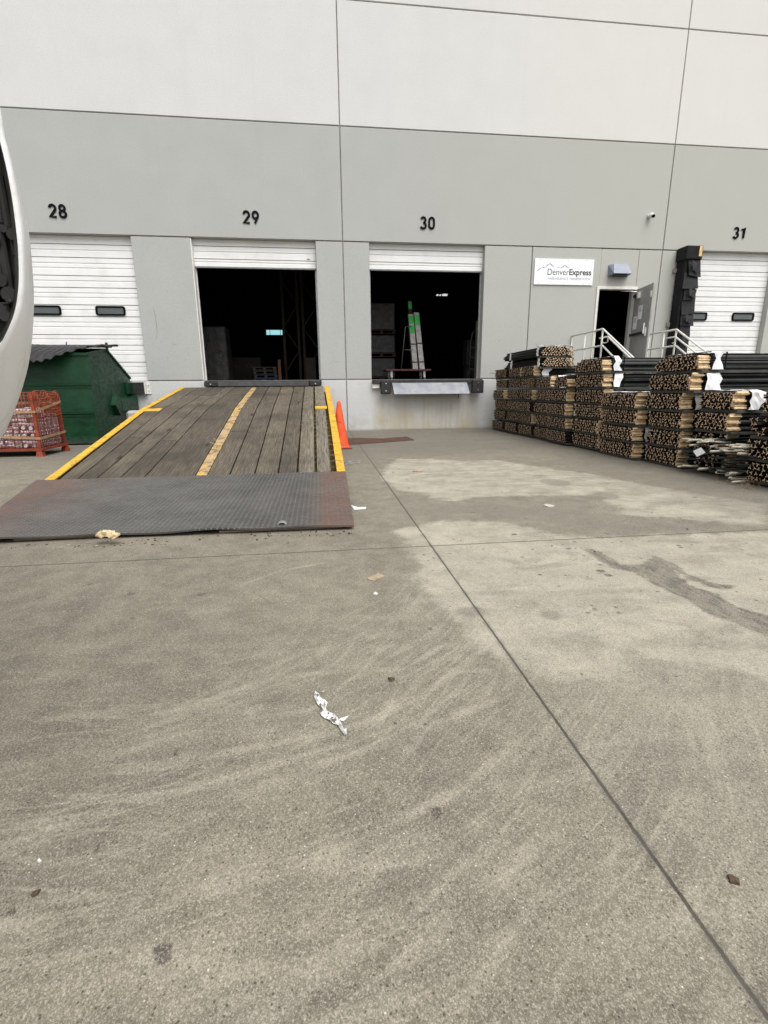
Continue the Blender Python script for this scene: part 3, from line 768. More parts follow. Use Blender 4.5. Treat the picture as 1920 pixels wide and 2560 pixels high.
DG = {  # strokes in a 0.6 x 1 box
 '0': [(arcp(.3, .70, .21, .21, 0, 180)+arcp(.3, .30, .21, .21, 180, 360), True)],
 '1': [([(.10, .76), (.38, .93), (.38, .07)], False)],
 '2': [(arcp(.3, .69, .22, .24, 170, -25)+[(.08, .08), (.54, .08)], False)],
 '3': [(arcp(.29, .72, .20, .21, 155, -80)+arcp(.29, .29, .23, .22, 80, -160), False)],
 '8': [(arcp(.3, .725, .19, .20, 0, 348), True), (arcp(.3, .295, .225, .225, 0, 348), True)],
 '9': [(arcp(.3, .67, .22, .255, 0, 348), True), (arcp(.3, .67, .22, .255, -20, -45, 4)+[(.24, .06)], False)],
}
def ribbon(mb, pts, wd, y0, y1, closed, T):
    n = len(pts); L_ = []; Rr = []
    for i in range(n):
        a = pts[i-1] if (closed or i > 0) else pts[i]; b = pts[(i+1) % n] if (closed or i < n-1) else pts[i]
        dx, dy = b[0]-a[0], b[1]-a[1]; l = math.hypot(dx, dy) or 1; nx_, ny_ = -dy/l, dx/l
        # mitre
        k = 1.0
        if (closed or 0 < i < n-1):
            c = pts[i]; d1 = (c[0]-a[0], c[1]-a[1]); l1 = math.hypot(*d1) or 1; cs = abs((-d1[1]/l1)*nx_+(d1[0]/l1)*ny_); k = 1/max(cs, .55)
        L_.append((pts[i][0]+nx_*wd/2*k, pts[i][1]+ny_*wd/2*k)); Rr.append((pts[i][0]-nx_*wd/2*k, pts[i][1]-ny_*wd/2*k))
    for i in range(n if closed else n-1):
        j = (i+1) % n; a, b, c, d = T(*L_[i]), T(*L_[j]), T(*Rr[j]), T(*Rr[i])
        mb.face([(a[0], y0, a[1]), (b[0], y0, b[1]), (c[0], y0, c[1]), (d[0], y0, d[1])])
        mb.face([(a[0], y0, a[1]), (b[0], y0, b[1]), (b[0], y1, b[1]), (a[0], y1, a[1])])
        mb.face([(d[0], y0, d[1]), (c[0], y0, c[1]), (c[0], y1, c[1]), (d[0], y1, d[1])])
for nm, x0, where in (('28', -5.45, 'above the closed bay door behind the green dumpster'), ('29', -1.535, 'above the bay with the wooden ramp'), ('30', 2.37, 'above the open bay with the steel dock lip'), ('31', 10.19, 'above the closed bay door at the right edge')):
    r_ = root('dock_number', 'black number %s on the grey wall %s' % (nm, where), 'number sign', (x0+.2, 0, 4.51), 0, 'black dock numbers above the bays')
    zb = 4.50; H = .27
    for i, ch in enumerate(nm):
        mb = MB(); xo = x0+.012+i*.19; s_ = .262
        for j, (pts, cl) in enumerate(DG[ch]):
            ribbon(mb, pts, .165, -.02-.0015*j, -.0005, cl, lambda u, v: (xo+u*s_, zb+v*s_))
        mb.build('digit', M['num_black'], r_)
    adopt(r_)

# company sign --------------------------------------------------------
sx0, sx1, sz0, sz1 = 5.155, 6.645, 3.385, 3.955
sg = root('company_sign', 'white DenverExpress sign with a black mountain outline, left of the wall lamp', 'sign', (5.9, 0, 3.38))
mb = MB(); mb.box(sx0, sx1, -.022, -.002, sz0, sz1, 0, bev=.003)
for x, z in ((5.28, 3.93), (5.62, 3.93), (5.98, 3.93), (6.45, 3.93), (5.28, 3.41), (5.9, 3.41), (6.42, 3.41), (6.56, 3.41)):
    mb.box(x-.008, x+.008, -.0255, -.0225, z-.008, z+.008, 1)
mb.build('sign_board', [M['sign_white'], M['steel_grey']], sg)
def text_obj(name, s, x, z, width, height, mat, parent, bold=0.0, y=-.0235):
    cu = bpy.data.curves.new(name, 'FONT'); cu.body = s; cu.size = 1.0; cu.offset = bold; cu.extrude = 0.0
    o = bpy.data.objects.new(name, cu); COL.objects.link(o); bpy.context.view_layer.update()
    dg = bpy.context.evaluated_depsgraph_get(); me = bpy.data.meshes.new_from_object(o.evaluated_get(dg))
    bpy.data.objects.remove(o); bpy.data.curves.remove(cu)
    co = np.zeros(len(me.vertices)*3); me.vertices.foreach_get('co', co); co = co.reshape(-1, 3)
    mn, mx = co.min(0), co.max(0)
    sxx = width/(mx[0]-mn[0]); szz = height/(mx[1]-mn[1]) if height else sxx
    out = np.stack([x+(co[:,0]-mn[0])*sxx, np.full(len(co), y), z+(co[:,1]-(mn[1] if height else 0))*szz], 1)
    me.vertices.foreach_set('co', out.ravel()); me.materials.clear(); me.materials.append(mat); me.update()
    return link(name, me, parent)
text_obj('lettering', 'Denver', 5.485, 3.60, .535, .135, M['text_dark'], sg, -.004)
text_obj('lettering', 'Express', 6.03, 3.563, .56, .172, M['text_dark'], sg, .022)
text_obj('lettering', 'WAREHOUSING', 5.49, 3.497, .46, .05, M['text_grey'], sg, -.004)
text_obj('lettering', 'TRANSPORTATION', 6.04, 3.497, .53, .05, M['text_grey'], sg, -.004)
mb = MB(); mb.box(5.987, 5.993, -.0245, -.0225, 3.485, 3.555)
def mtn(pts, wds):
    for (a, b, w0, w1) in zip(pts[:-1], pts[1:], wds[:-1], wds[1:]):
        dx, dz = b[0]-a[0], b[1]-a[1]; l = math.hypot(dx, dz); nx_, nz_ = -dz/l, dx/l
        mb.face([(a[0]+nx_*w0, -.0240, a[1]+nz_*w0), (b[0]+nx_*w1, -.0240, b[1]+nz_*w1), (b[0]-nx_*w1, -.0240, b[1]-nz_*w1), (a[0]-nx_*w0, -.0240, a[1]-nz_*w0)])
mtn([(5.21, 3.675), (5.27, 3.715), (5.335, 3.765)], [.001, .007, .002]); mtn([(5.345, 3.77), (5.375, 3.755), (5.40, 3.765)], [.002, .006, .003])
mtn([(5.40, 3.745), (5.47, 3.81), (5.535, 3.85), (5.565, 3.82), (5.60, 3.80), (5.665, 3.755)], [.003, .007, .003, .009, .004, .001])
mtn([(5.70, 3.755), (5.745, 3.765), (5.785, 3.752)], [.001, .005, .002]); mtn([(5.80, 3.755), (5.86, 3.785), (5.915, 3.815), (5.955, 3.785), (6.01, 3.76)], [.002, .006, .003, .007, .001])
mb.build('mountain_outline', M['text_dark'], sg)
adopt(sg)

# wall lamp -----------------------------------------------------------
wl = root('wall_lamp', 'blue grey wedge shaped wall lamp above the open personnel door', 'lamp', (7.3, 0, 3.62))
mb = MB(); 
fb = [(7.03, -.0, 3.60), (7.55, -.0, 3.60), (7.55, 0, 3.85), (7.03, 0, 3.85)]
ff = [(7.06, -.22, 3.625), (7.52, -.22, 3.625), (7.47, -.10, 3.855), (7.11, -.10, 3.855)]
mb.face(fb[::-1]); mb.face(ff); 
for i in range(4):
    j = (i+1) % 4; mb.face([fb[i], fb[j], ff[j], ff[i]])
mb.build('housing', M['lamp_grey'], wl)
mb = MB(); mb.box(7.12, 7.46, -.16, -.03, 3.585, 3.603); mb.build('lens', M['black_metal'], wl); adopt(wl)

# security camera -----------------------------------------------------
sc = root('security_camera', 'small white round security camera high on the grey wall beside the panel joint', 'camera', (7.95, 0, 4.9))
mb = MB(); mb.tube([(7.93, 0, 4.93), (7.93, -.05, 4.93)], .045, 12); mb.build('mount', M['rail_white'], sc)
def ball(mb, c, r, n=12, k=8, mi=0):
    def fn(u, v):
        a = 2*math.pi*u; b = math.pi*(v-.5); return (c[0]+r*math.cos(b)*math.cos(a), c[1]+r*math.cos(b)*math.sin(a), c[2]+r*math.sin(b))
    mb.grid(fn, n, k, mi)
mb = MB(); ball(mb, (7.945, -.09, 4.925), .056); mb.build('camera_body', M['rail_white'], sc)
mb = MB(); mb.tube([(7.955, -.12, 4.905), (7.965, -.158, 4.885)], [.038, .034], 12); mb.build('camera_lens', M['num_black'], sc)
adopt(sc)

# ------------------------------------------------------------------ dock levelers
def leveler(x0, x1, full, label):
    r_ = root('dock_leveler', label, 'dock leveler', ((x0+x1)/2, 0, ZD-.1), 0, 'edge of dock levelers')
    mb = MB(); mb.box(x0+.03, x1+.005, -.13, -.001, ZD-.105, ZD-.012, 0, bev=.006); mb.build('frame', M['black_metal'], r_)
    mb = MB(); mb.box(x0+.28, x1-.28, -.16, -.132, ZD-.10, ZD-.03, 0, bev=.003); mb.build('hinge_beam', M['black_metal'], r_)
    for (a, b) in ((x0+.22 if full else x0+.03, x0+.455 if full else x0+.32), (x1-.28, x1)):
        mb = MB(); zb = ZD-.345 if full else ZD-.14
        mb.box(a, b, -.25 if full else -.18, -.132, zb, ZD-.035, 0, bev=.015)
        bp = mb.build('bumper', M['black_rubber'], r_)
        for zz in ((ZD-.10, ZD-.27) if full else (ZD-.09,)):
            mb = MB(); yb_ = -.262 if full else -.192; mb.tube([((a+b)/2, yb_, zz), ((a+b)/2, yb_+.013, zz)], .016, 8); mb.build('bolt', M['chrome'], bp)
    if full:
        A = at(860+500*.241, 920+155*.241, -.17); B = at(860+1275*.241, 920+150*.241, -.17)
        C_ = at(860+1305*.241, 920+265*.241, -.36); E_ = at(860+522*.241, 920+272*.241, -.36)
        mb = MB(); th = Vector((0, .012, -.012))
        mid1 = (A*.45+E_*.55)+Vector((0, -.004, .0)); mid2 = (B*.45+C_*.55)+Vector((0, -.004, 0))
        for off in (Vector((0,0,0)), th):
            mb.face([A+off, B+off, mid2+off, mid1+off]); mb.face([mid1+off, mid2+off, C_+off, E_+off])
        for p, q in ((A, B), (B, mid2), (mid2, C_), (C_, E_), (E_, mid1), (mid1, A)):
            mb.face([p, q, q+th, p+th])
        mb.build('lip', M['plate_bright'], r_)
        mb = MB(); mb.box(3.33, 3.345, -.2, -.18, .76, .88); mb.build('latch', M['black_metal'], r_)
        mb = MB(); mb.box(x0+.03, x0+.20, -.09, -.002, ZD-.21, ZD-.106, 0, bev=.004); mb.build('bracket', M['rail_white'], r_)
    else:
        mb = MB(); mb.box(x0+.34, x1-.30, -.19, -.162, ZD-.135, ZD-.03, 0, bev=.003); mb.build('lip', M['dull_steel'], r_)
    adopt(r_)
leveler(1.21, 3.945, True, 'black dock edge with its bright tread lip hanging down below bay 30')
leveler(-2.66, .03, False, 'grey and black dock edge at the top of the wooden ramp in bay 29')
r_ = root('dock_bumper', 'brown black laminated dock bumper below bay 28 behind the green dumpster', 'dock bumper', (-4.05, 0, .95))
mb = MB()
for k in range(12):
    mb.box(-4.33+k*.031, -4.302+k*.031, -.13, -.03, .94, 1.185, 0)
mb.build('rubber_pad', M['black_rubber'], r_)
mb = MB(); mb.box(-3.955, -3.93, -.12, -.002, .93, 1.20, 0); mb.box(-3.93, -3.85, -.02, -.002, .93, 1.20, 0); mb.build('angle_bracket', M['rail_white'], r_)
for z in (1.0, 1.12):
    mb = MB(); mb.tube([(-3.89, -.035, z), (-3.89, -.02, z)], .014, 8); mb.build('bolt', M['steel_grey'], r_)
adopt(r_)

# ------------------------------------------------------------------ dock seal at bay 31
r_ = root('dock_seal', 'tall torn black fabric dock seal left of bay door 31', 'dock seal', (8.98, 0, ZD))
mb = MB(); mb.box(8.80, 9.12, -.30, -.001, .9, 4.14, 0, bev=.02); 
M['seal'] = simple('black vinyl seal', (.007, .007, .008), .7, 0, .5, 5, .02, 7, spec=.25)
mb.build('foam_pad', M['seal'], r_)
mb = MB(); mb.box(8.76, 9.20, -.36, -.001, 3.93, 4.235, 0, bev=.02); mb.build('head_cap', M['seal'], r_)
mb = MB(); mb.box(9.09, 9.165, -.368, -.361, 4.0, 4.22, 0); mb.build('yellow_stripe', simple('faded yellow stripe', (.72, .5, .25), .7), r_)
rr_ = random.Random(5); mb = MB(); z = 3.95; k = 0
while z > 1.2:
    h = rr_.uniform(.28, .42); dy = rr_.uniform(.02, .06); xa = 8.84+rr_.uniform(-.03, .05); xb = 9.17+rr_.uniform(-.02, .02)
    q = [(xa, -.31, z), (xb, -.31, z+rr_.uniform(-.01, .02)), (xb+rr_.uniform(-.02, .02), -.33-dy, z-h+rr_.uniform(-.05, .05)), (xa+rr_.uniform(-.04, .08), -.33-dy*rr_.uniform(.3, 1), z-h)]
    b0 = len(mb.v)
    mb.face(q); mb.face([(x, y+.006, zz) for x, y, zz in q][::-1])
    if k % 2 == 0:
        c = [(xa+.05, -.345-dy, z-.04), (xa+.20, -.36-dy, z-.12), (xa+.05, -.40-dy, z-h*.8)]
        mb.face(c); mb.face([(x, y+.006, zz) for x, y, zz in c][::-1])
        c = [(xa+.26, -.34-dy, z-.06), (xa+.22, -.37-dy, z-h*.95), (xa+.10, -.35-dy, z-h*.7)]
        mb.face(c); mb.face([(x, y+.006, zz) for x, y, zz in c][::-1])
    z -= h*.82; k += 1
mb.build('torn_flaps', simple('torn vinyl flaps', (.012, .012, .014), .6, 0, .4, 9, spec=.3), r_)
mb = MB(); mb.box(8.72, 8.80, -.05, -.002, 3.70, 3.80); mb.build('mounting_clip', M['groove'], r_); mb = MB(); mb.box(8.72, 8.80, -.05, -.002, 2.45, 2.55); mb.build('mounting_clip', M['groove'], r_); adopt(r_)

# ------------------------------------------------------------------ stairs and railings
st = root('stairs', 'concrete landing and steps below the open personnel door, behind the post stacks', 'stairs', (7.1, -1.2, 0))
mb = MB(); mb.box(6.2, 8.05, -1.45, -.001, 0, ZD, 0)
for k in range(6): mb.box(6.2, 8.05, -1.45-.3*(k+1), -1.45-.3*k-.001, 0, ZD-.175*(k+1), 0)
mb.build('steps', M['steps'], st); adopt(st)
def railing(X, ya, label, side, mid0):
    r_ = root('handrail', label, 'railing', (X, -1.4, 0), 0, 'white pipe handrails of the dock stairs')
    yc = -1.38; sl_ = .565; ye = -3.2
    mb = MB(); P_ = .021
    mb.tube([(X, ya, 2.22), (X, yc, 2.23), (X, ye, 2.23+sl_*(ye-yc))], P_, 8)
    mb.build('top_rail', M['rail_white'], r_)
    mb = MB(); mb.tube([(X, mid0, 1.87), (X, yc-.04, 1.88), (X, ye, 1.88+sl_*(ye-yc))], P_*.95, 8); mb.build('mid_rail', M['rail_white'], r_)
    for y, zt in ((ya-.02 if ya < -.1 else -.64, 2.22), (-1.06 if X < 7 else -.98, 2.22), (yc, 2.22), (-2.55, 2.23+sl_*(-2.55-yc)-.02), (ye+.05, 2.23+sl_*(ye+.05-yc)-.02)):
        zb = ZD if y > -1.45 else 0.2
        mb = MB(); mb.tube([(X, y, zb), (X, y, zt)], P_*.9, 8); mb.build('baluster', M['rail_white'], r_)
    if ya > -.1:
        mb = MB(); mb.tube([(X, -.02, ZD), (X, -.02, 2.21)], .013, 6); mb.build('wall_post', M['rail_white'], r_)
    xs_ = X+side*.075
    mb = MB(); mb.tube([(xs_, -1.15, 2.06), (xs_, -1.48, 2.06), (xs_, ye+.1, 2.06+sl_*(ye+.1+1.48))], .019, 8)
    mb.tube([(xs_, -1.48, 2.05), (xs_, -1.49, 1.95), (xs_, -1.40, 1.935), (X, -1.385, 1.95)], .012, 6)
    mb.build('grab_rail', M['rail_white'], r_); adopt(r_)
railing(6.235, -.01, 'white pipe handrail on the left of the stair landing, in front of the door opening', 1, -.01)
railing(8.0, -.42, 'white pipe handrail on the right of the stair landing, beside the dock seal', -1, -.36)

# ------------------------------------------------------------------ ramp
rp = root('loading_ramp', 'wide weathered wooden loading ramp with yellow edges and a steel toe plate', 'ramp', (-1.4, -4, 0))
PRO = [(-.14, 1.065), (-3.1, .69), (-6.62, .055)]
def pz(y):
    if y >= PRO[1][0]:
        (a, b), (c, d) = PRO[0], PRO[1]
    else: (a, b), (c, d) = PRO[1], PRO[2]
    return b+(d-b)*(y-a)/(c-a)
# lines across the deck: (x at top y=-.14, x at bottom y=-6.62)
LN = [(-3.06, -2.82), (-2.76, -2.63), (-2.42, -2.44), (-2.17, -2.20), (-1.95, -1.95), (-1.58, -1.41)]
LN2 = [(-1.455, -1.285), (-1.19, -1.04), (-.90, -.77), (-.61, -.51), (-.37, -.30), (-.15, -.09), (.085, .125)]
def xl(l, y):
    t = (y-PRO[0][0])/(PRO[2][0]-PRO[0][0]); return l[0]+(l[1]-l[0])*t
rndv = []
mb = MB(); rr_ = random.Random(11)
def plank(la, lb, ya, yb, dz=0.0, gap=.0075):
    n = max(1, int(abs(yb-ya)/.5)); ya_ = ya; v = rr_.random()
    ysp = [ya+(yb-ya)*k/n for k in range(n+1)]
    if ya > -3.1 > yb: ysp = sorted(set(ysp+[-3.1]), reverse=True)
    b0 = len(mb.v); wob = rr_.uniform(-.002, .002)
    ring = []
    for y in ysp:
        xa = xl(la, y)+gap; xb = xl(lb, y)-gap; z = pz(y)+dz+wob; c = .004
        ring.append([(xa, y, z-.045), (xa, y, z-c), (xa+c, y, z), (xb-c, y, z), (xb, y, z-c), (xb, y, z-.045)])
    for r0 in ring: mb.v += r0
    for i in range(len(ring)-1):
        for k in range(6):
            l = (k+1) % 6; mb.f.append((b0+i*6+k, b0+i*6+l, b0+(i+1)*6+l, b0+(i+1)*6+k)); mb.m.append(0); mb.sm.append(False)
    mb.f.append(tuple(b0+k for k in range(6))); mb.m.append(0); mb.sm.append(False)
    e = b0+(len(ring)-1)*6; mb.f.append(tuple(e+k for k in reversed(range(6)))); mb.m.append(0); mb.sm.append(False)
    rndv.append((b0, len(mb.v), v))
TOP, BOT = -.14, -6.62
splits = {0: [-1.6, -3.3], 1: [-1.55, -4.9], 2: [-1.5], 3: [-1.2, -5.1], 4: [-1.35]}
for i in range(len(LN)-1):
    ys_ = [TOP]+splits.get(i, [])+[BOT]
    for a, b in zip(ys_[:-1], ys_[1:]): plank(LN[i], LN[i+1], a-.010, b+.010)
splits2 = {0: [-1.5, -4.7], 1: [-1.5], 2: [-1.45], 3: [-2.4], 4: [-4.05], 5: [-3.02]}
for i in range(len(LN2)-1):
    ys_ = [TOP]+splits2.get(i, [])+[BOT]
    g_ = .008 if i < 4 else .014
    for j, (a, b) in enumerate(zip(ys_[:-1], ys_[1:])):
        if i == 5 and j == 1: a -= .22
        if i == 5 and j == 0: b += .06
        la, lb = LN2[i], LN2[i+1]
        if i == 5: la = (la[0]+.01, la[1]+.005); lb = (lb[0]-.005, lb[1]-.03) if j == 1 else lb
        plank(la, lb, a-.010, b+.010, 0, g_)
dk = mb.build('plank_deck', M['plank'], rp, normals=True)
at_ = dk.data.attributes.new('rnd', 'FLOAT', 'POINT'); arr = np.zeros(len(mb.v), np.float32)
for a, b, v in rndv: arr[a:b] = v
at_.data.foreach_set('value', arr)
def strip(la, lb, dz, th, name, mat, ya=TOP, yb=BOT, rag=0.0):
    mb = MB(); ysp = sorted(set([ya+(yb-ya)*k/40 for k in range(41)]+([-3.1] if ya > -3.1 > yb else [])), reverse=True); b0 = 0
    r2 = random.Random(2)
    for y in ysp:
        z = pz(y)+dz; a = xl(la, y)+r2.uniform(-rag, rag); b = xl(lb, y)+r2.uniform(-rag, rag); zj = r2.uniform(-rag, rag)*.6
        mb.v += [(a, y, z-th), (a, y, z+zj), (b, y, z+zj), (b, y, z-th)]
    for i in range(len(ysp)-1):
        for k in range(4):
            l = (k+1) % 4; mb.f.append((i*4+k, i*4+l, i*4+4+l, i*4+4+k)); mb.m.append(0); mb.sm.append(False)
    e = (len(ysp)-1)*4
    mb.f.append((0, 1, 2, 3)); mb.f.append((e+3, e+2, e+1, e)); mb.m += [0, 0]; mb.sm += [False]*2
    return mb.build(name, mat, rp)
strip((-1.575, -1.405), (-1.46, -1.29), -.006, .05, 'centre_strip', M['strip'], TOP, BOT, .002)
def siderail(la, lb, dz, flip):
    strip(la, lb, dz, .012, 'edge_rail', M['yellow'])
    lm = ((la[0]+lb[0])/2-.03*flip, (la[1]+lb[1])/2-.03*flip); lm2 = (lm[0]+.012, lm[1]+.012)
siderail((-3.14, -2.945), (-3.05, -2.845), .012, 1)
siderail((.095, .150), (.20, .245), .012, -1)
# side beams (steel channel) and legs under the deck
M['beam'] = simple('dirty steel beam', (.14, .10, .07), .8, 0, .3, 8)
strip((-3.12, -2.925), (-3.105, -2.91), .0, .16, 'side_beam', M['beam'], TOP, -6.5)
strip((.182, .227), (.197, .242), .0, .16, 'side_beam', M['beam'], TOP, -6.5)
strip((-1.53, -1.36), (-1.50, -1.33), -.06, .10, 'centre_beam', M['beam'], TOP, -6.45)
# cross bearers seen through the gaps
for k in range(26):
    y = -.35-k*.24; z = pz(y)-.10
    mb = MB(); mb.box(xl((-3.08, -2.9), y), xl((.175, .22), y), y-.012, y+.012, z-.05, z, 0); mb.build('cross_bearer', M['dim_yellow'], rp)
for x, y in ((-3.08, -.6), (.17, -.6), (-3.0, -2.6), (.19, -2.6)):
    mb = MB(); mb.box(x-.04, x+.04, y-.04, y+.04, 0, pz(y)-.165, 0); mb.box(x-.09, x+.09, y-.09, y+.09, 0.0, .012, 0); mb.build('leg', M['beam'], rp)
# yellow flange tabs at the fold
strip((-3.05, -3.05), (-2.72, -2.72), .006, .012, 'fold_tab', M['yellow'], -3.08, -3.28)
strip((-.105, -.105), (.10, .10), .010, .012, 'fold_tab', M['yellow'], -3.08, -3.28)
# toe plate: slightly wavy sheet
mb = MB()
def tp(u, v):
    xa = -3.02+(v*.62); xb = .245-.045*v; x = xa+(xb-xa)*u; y = -6.585-2.125*v+ .02*math.sin(u*5)*v
    z = (.078-.038*v)+v*(.005*math.sin(u*9+1)+.004*math.sin(u*23))+.006*v*math.exp(-((u-.62)/.08)**2)
    return (x, y, z)
mb.grid(tp, 40, 8, 0, True)
def tpb(u, v):
    p = tp(u, v); return (p[0], p[1], p[2]-.012)
mb.grid(tpb, 40, 8, 0, True)
for k in range(40):
    u, v = k/40, (k+1)/40
    mb.face([tp(u, 1), tp(v, 1), tpb(v, 1), tpb(u, 1)]); mb.face([tp(u, 0), tp(v, 0), tpb(v, 0), tpb(u, 0)])
for k in range(8):
    mb.face([tp(0, k/8), tp(0, (k+1)/8), tpb(0, (k+1)/8), tpb(0, k/8)]); mb.face([tp(1, k/8), tp(1, (k+1)/8), tpb(1, (k+1)/8), tpb(1, k/8)])
mb.build('toe_plate', M['diamond'], rp)
# board wedged under the plate
mb = MB(); mb.box(-.75, .12, -8.66, -8.60, .001, .014, 0); mb.build('packing_board', M['card'], rp)
mb = MB(); mb.box(-2.1, -1.45, -8.64, -8.58, .001, .012, 0); mb.build('packing_board', M['card'], rp)
adopt(rp)

# ------------------------------------------------------------------ traffic cone
cn = root('traffic_cone', 'orange traffic cone with a grimy base beside the ramp edge', 'cone', (.30, -3.62, 0))
mb = MB(); prof = [(.165, .03), (.15, .05), (.138, .10), (.034, .76), (.026, .785), (.012, .80), (.004, .80)]; n = 24
for z_ in range(len(prof)-1):
    for k in range(n):
        a0, a1 = 2*math.pi*k/n, 2*math.pi*(k+1)/n; (r0, h0), (r1, h1) = prof[z_], prof[z_+1]
        mb.face([(.3+r0*math.cos(a0), -3.62+r0*math.sin(a0), h0), (.3+r0*math.cos(a1), -3.62+r0*math.sin(a1), h0), (.3+r1*math.cos(a1), -3.62+r1*math.sin(a1), h1), (.3+r1*math.cos(a0), -3.62+r1*math.sin(a0), h1)], 0, True)
mb.build('cone_body', M['orange_cone'], cn)
mb = MB(); mb.bevbox(.3, -3.62, .016, .38, .38, .03, .012, 0, Matrix.Rotation(R(4), 3, 'Z')); mb.build('cone_base', simple('grimy cone base', (.30, .06, .035), .7, 0, .3, 10, dirt=(.06, .045, .04), dscale=12, damt=.8), cn)
adopt(cn)
# rusty sheet lying by the wall
mb = MB(); pl = [(.30, -3.2), (.47, -3.17), (1.15, -2.88), (1.80, -2.56), (1.78, -1.83), (1.2, -2.12), (1.02, -2.02), (.80, -1.9), (.30, -1.86)]
mb.prism([(x, y) for x, y in pl], .003, .010, 0, 'z'); o = mb.build('steel_sheet', M['rust_sheet']); tag(o, 'flat rusty brown steel sheet lying on the concrete below bay 30 beside the cone', 'sheet')

# ------------------------------------------------------------------ dumpster
dp = root('dumpster', 'dark green slope-backed dumpster with sagging black lids', 'dumpster', (-5.2, -1.1, 0), 0)
XR, XL_ = -4.26, -6.35
sidep = [(-2.10, .03), (-1.97, 1.66), (-1.15, 1.80), (-.06, 1.27), (-.06, 1.05), (-.20, .03)]
mb = MB()
mb.prism(sidep, XR-.012, XR, 0, 'x'); mb.prism(sidep, XL_, XL_+.012, 0, 'x')
mb.face([(XL_+.012, -2.10, .03), (XR-.012, -2.10, .03), (XR-.012, -1.97, 1.655), (XL_+.012, -1.97, 1.655)])
mb.face([(XL_+.012, -2.08, .03), (XR-.012, -2.08, .03), (XR-.012, -1.95, 1.655), (XL_+.012, -1.95, 1.655)])
mb.face([(XL_+.012, -.06, 1.05), (XR-.012, -.06, 1.05), (XR-.012, -.06, 1.27), (XL_+.012, -.06, 1.27)])
mb.face([(XL_+.012, -.20, .03), (XR-.012, -.20, .03), (XR-.012, -.06, 1.05), (XL_+.012, -.06, 1.05)])
mb.box(XL_+.012, XR-.012, -2.08, -.2, .03, .05)
mb.build('bin_body', M['green'], dp)
mb = MB()   # pressed horizontal ribs on the front and top rim
for z in (1.10, .58):
    y = -2.10+.13*(z-.03)/1.63
    mb.bar((XL_, y-.012, z+.03), (XR+.004, y-.012, z+.03), .03, .05); mb.bar((XL_, y-.006, z-.035), (XR+.004, y-.006, z-.035), .02, .03)
mb.build('rib', M['green'], dp)
mb = MB(); mb.bar((XL_, -1.975, 1.665), (XR+.01, -1.975, 1.665), .05, .05); mb.bar((XR-.01, -1.98, 1.675), (XR-.01, -1.15, 1.815), .06, .03); mb.bar((XR-.01, -1.15, 1.815), (XR-.01, -.04, 1.275), .07, .035)
mb.bar((XL_, -1.15, 1.81), (XR, -1.15, 1.81), .05, .04); mb.build('rim', M['green'], dp)
# side sleeve for lift forks: tapered rectangular pocket
mb = MB()
z0, z1 = .56, .88
mb.face([(XR, -1.15, z0), (XR+.13, -1.02, z0+.02), (XR+.13, -1.02, z1-.06), (XR, -1.15, z1)])
ycs = [(-1.02, z0+.03, z1-.07), (-.28, z0+.03, z1-.03), (-.10, z0-.03, z1+.01)]
for (ya, za, zb), (yb, zc, zd) in zip(ycs[:-1], ycs[1:]):
    mb.face([(XR+.13, ya, za), (XR+.13, yb, zc), (XR+.13, yb, zd), (XR+.13, ya, zb)])
    mb.face([(XR, ya, zb+.04), (XR+.13, ya, zb), (XR+.13, yb, zd), (XR, yb, zd+.04)])
    mb.face([(XR, ya, za-.03), (XR+.13, ya, za), (XR+.13, yb, zc), (XR, yb, zc-.03)])
mb.build('fork_sleeve', M['green'], dp)
mb = MB(); mb.prism([(-1.28, .72), (-1.13, .93), (-.98, .72), (-1.10, .50)], XR+.001, XR+.10, 0, 'x'); mb.build('sleeve_guide', M['green'], dp)
mb = MB(); mb.box(XR+.101, XR+.106, -1.10, -1.02, .60, .82); mb.build('sleeve_opening', M['inside'], dp)
mb = MB(); mb.box(XR+.001, XR+.06, -.40, -.08, .93, 1.19, 0, bev=.01); mb.build('side_bracket', M['green'], dp)
# lid: corrugated plastic from the ridge down over the front, curled at its right end
mb = MB()
def lid(u, v, off=0.0):
    x = XL_+.05+2.27*u
    s_ = max(0.0, (x+4.95)/.92)
    vm = 1.0-.97*min(1, s_)**1.7
    t = v*vm; fy = -1.10-1.30*t
    z = 1.885+.012*math.sin(u*7)-.13*t**1.2-.22*t**3+.05*s_*t
    ph = (x+.10*v)*2*math.pi/.125
    k = math.sin(ph)
    z += .016*math.tanh(2.0*k)+.004*math.sin(fy*16+x*3)
    return (x, fy, z+off)
mb.grid(lambda u, v: lid(u, v), 150, 22); mb.grid(lambda u, v: lid(u, v, -.012), 150, 22)
for k in range(150):
    a, b = k/150, (k+1)/150
    mb.face([lid(a, 1), lid(b, 1), lid(b, 1, -.012), lid(a, 1, -.012)])
mb.build('lid', M['lid'], dp)
mb = MB(); mb.tube([(XL_, -1.09, 1.86), (XR+.10, -1.09, 1.86)], .012, 8); mb.box(XR-.01, XR+.02, -1.12, -1.06, 1.80, 1.95); mb.tube([(-5.02, -1.1, 1.86), (-5.0, -1.1, 1.96)], .01, 6); mb.build('hinge_rod', M['black_metal'], dp)
# sloped rear lid
mb = MB(); mb.box(XL_+.03, XR-.05, -.02, .0, 0, .01)
mb.v = [];mb.f = [];mb.m = [];mb.sm = []
mb.grid(lambda u, v: (XL_+.05+u*2.02, -1.05+v*1.0, 1.835-v*.50+.012*math.sin(u*90)), 60, 4); mb.build('rear_lid', M['lid'], dp)
adopt(dp)

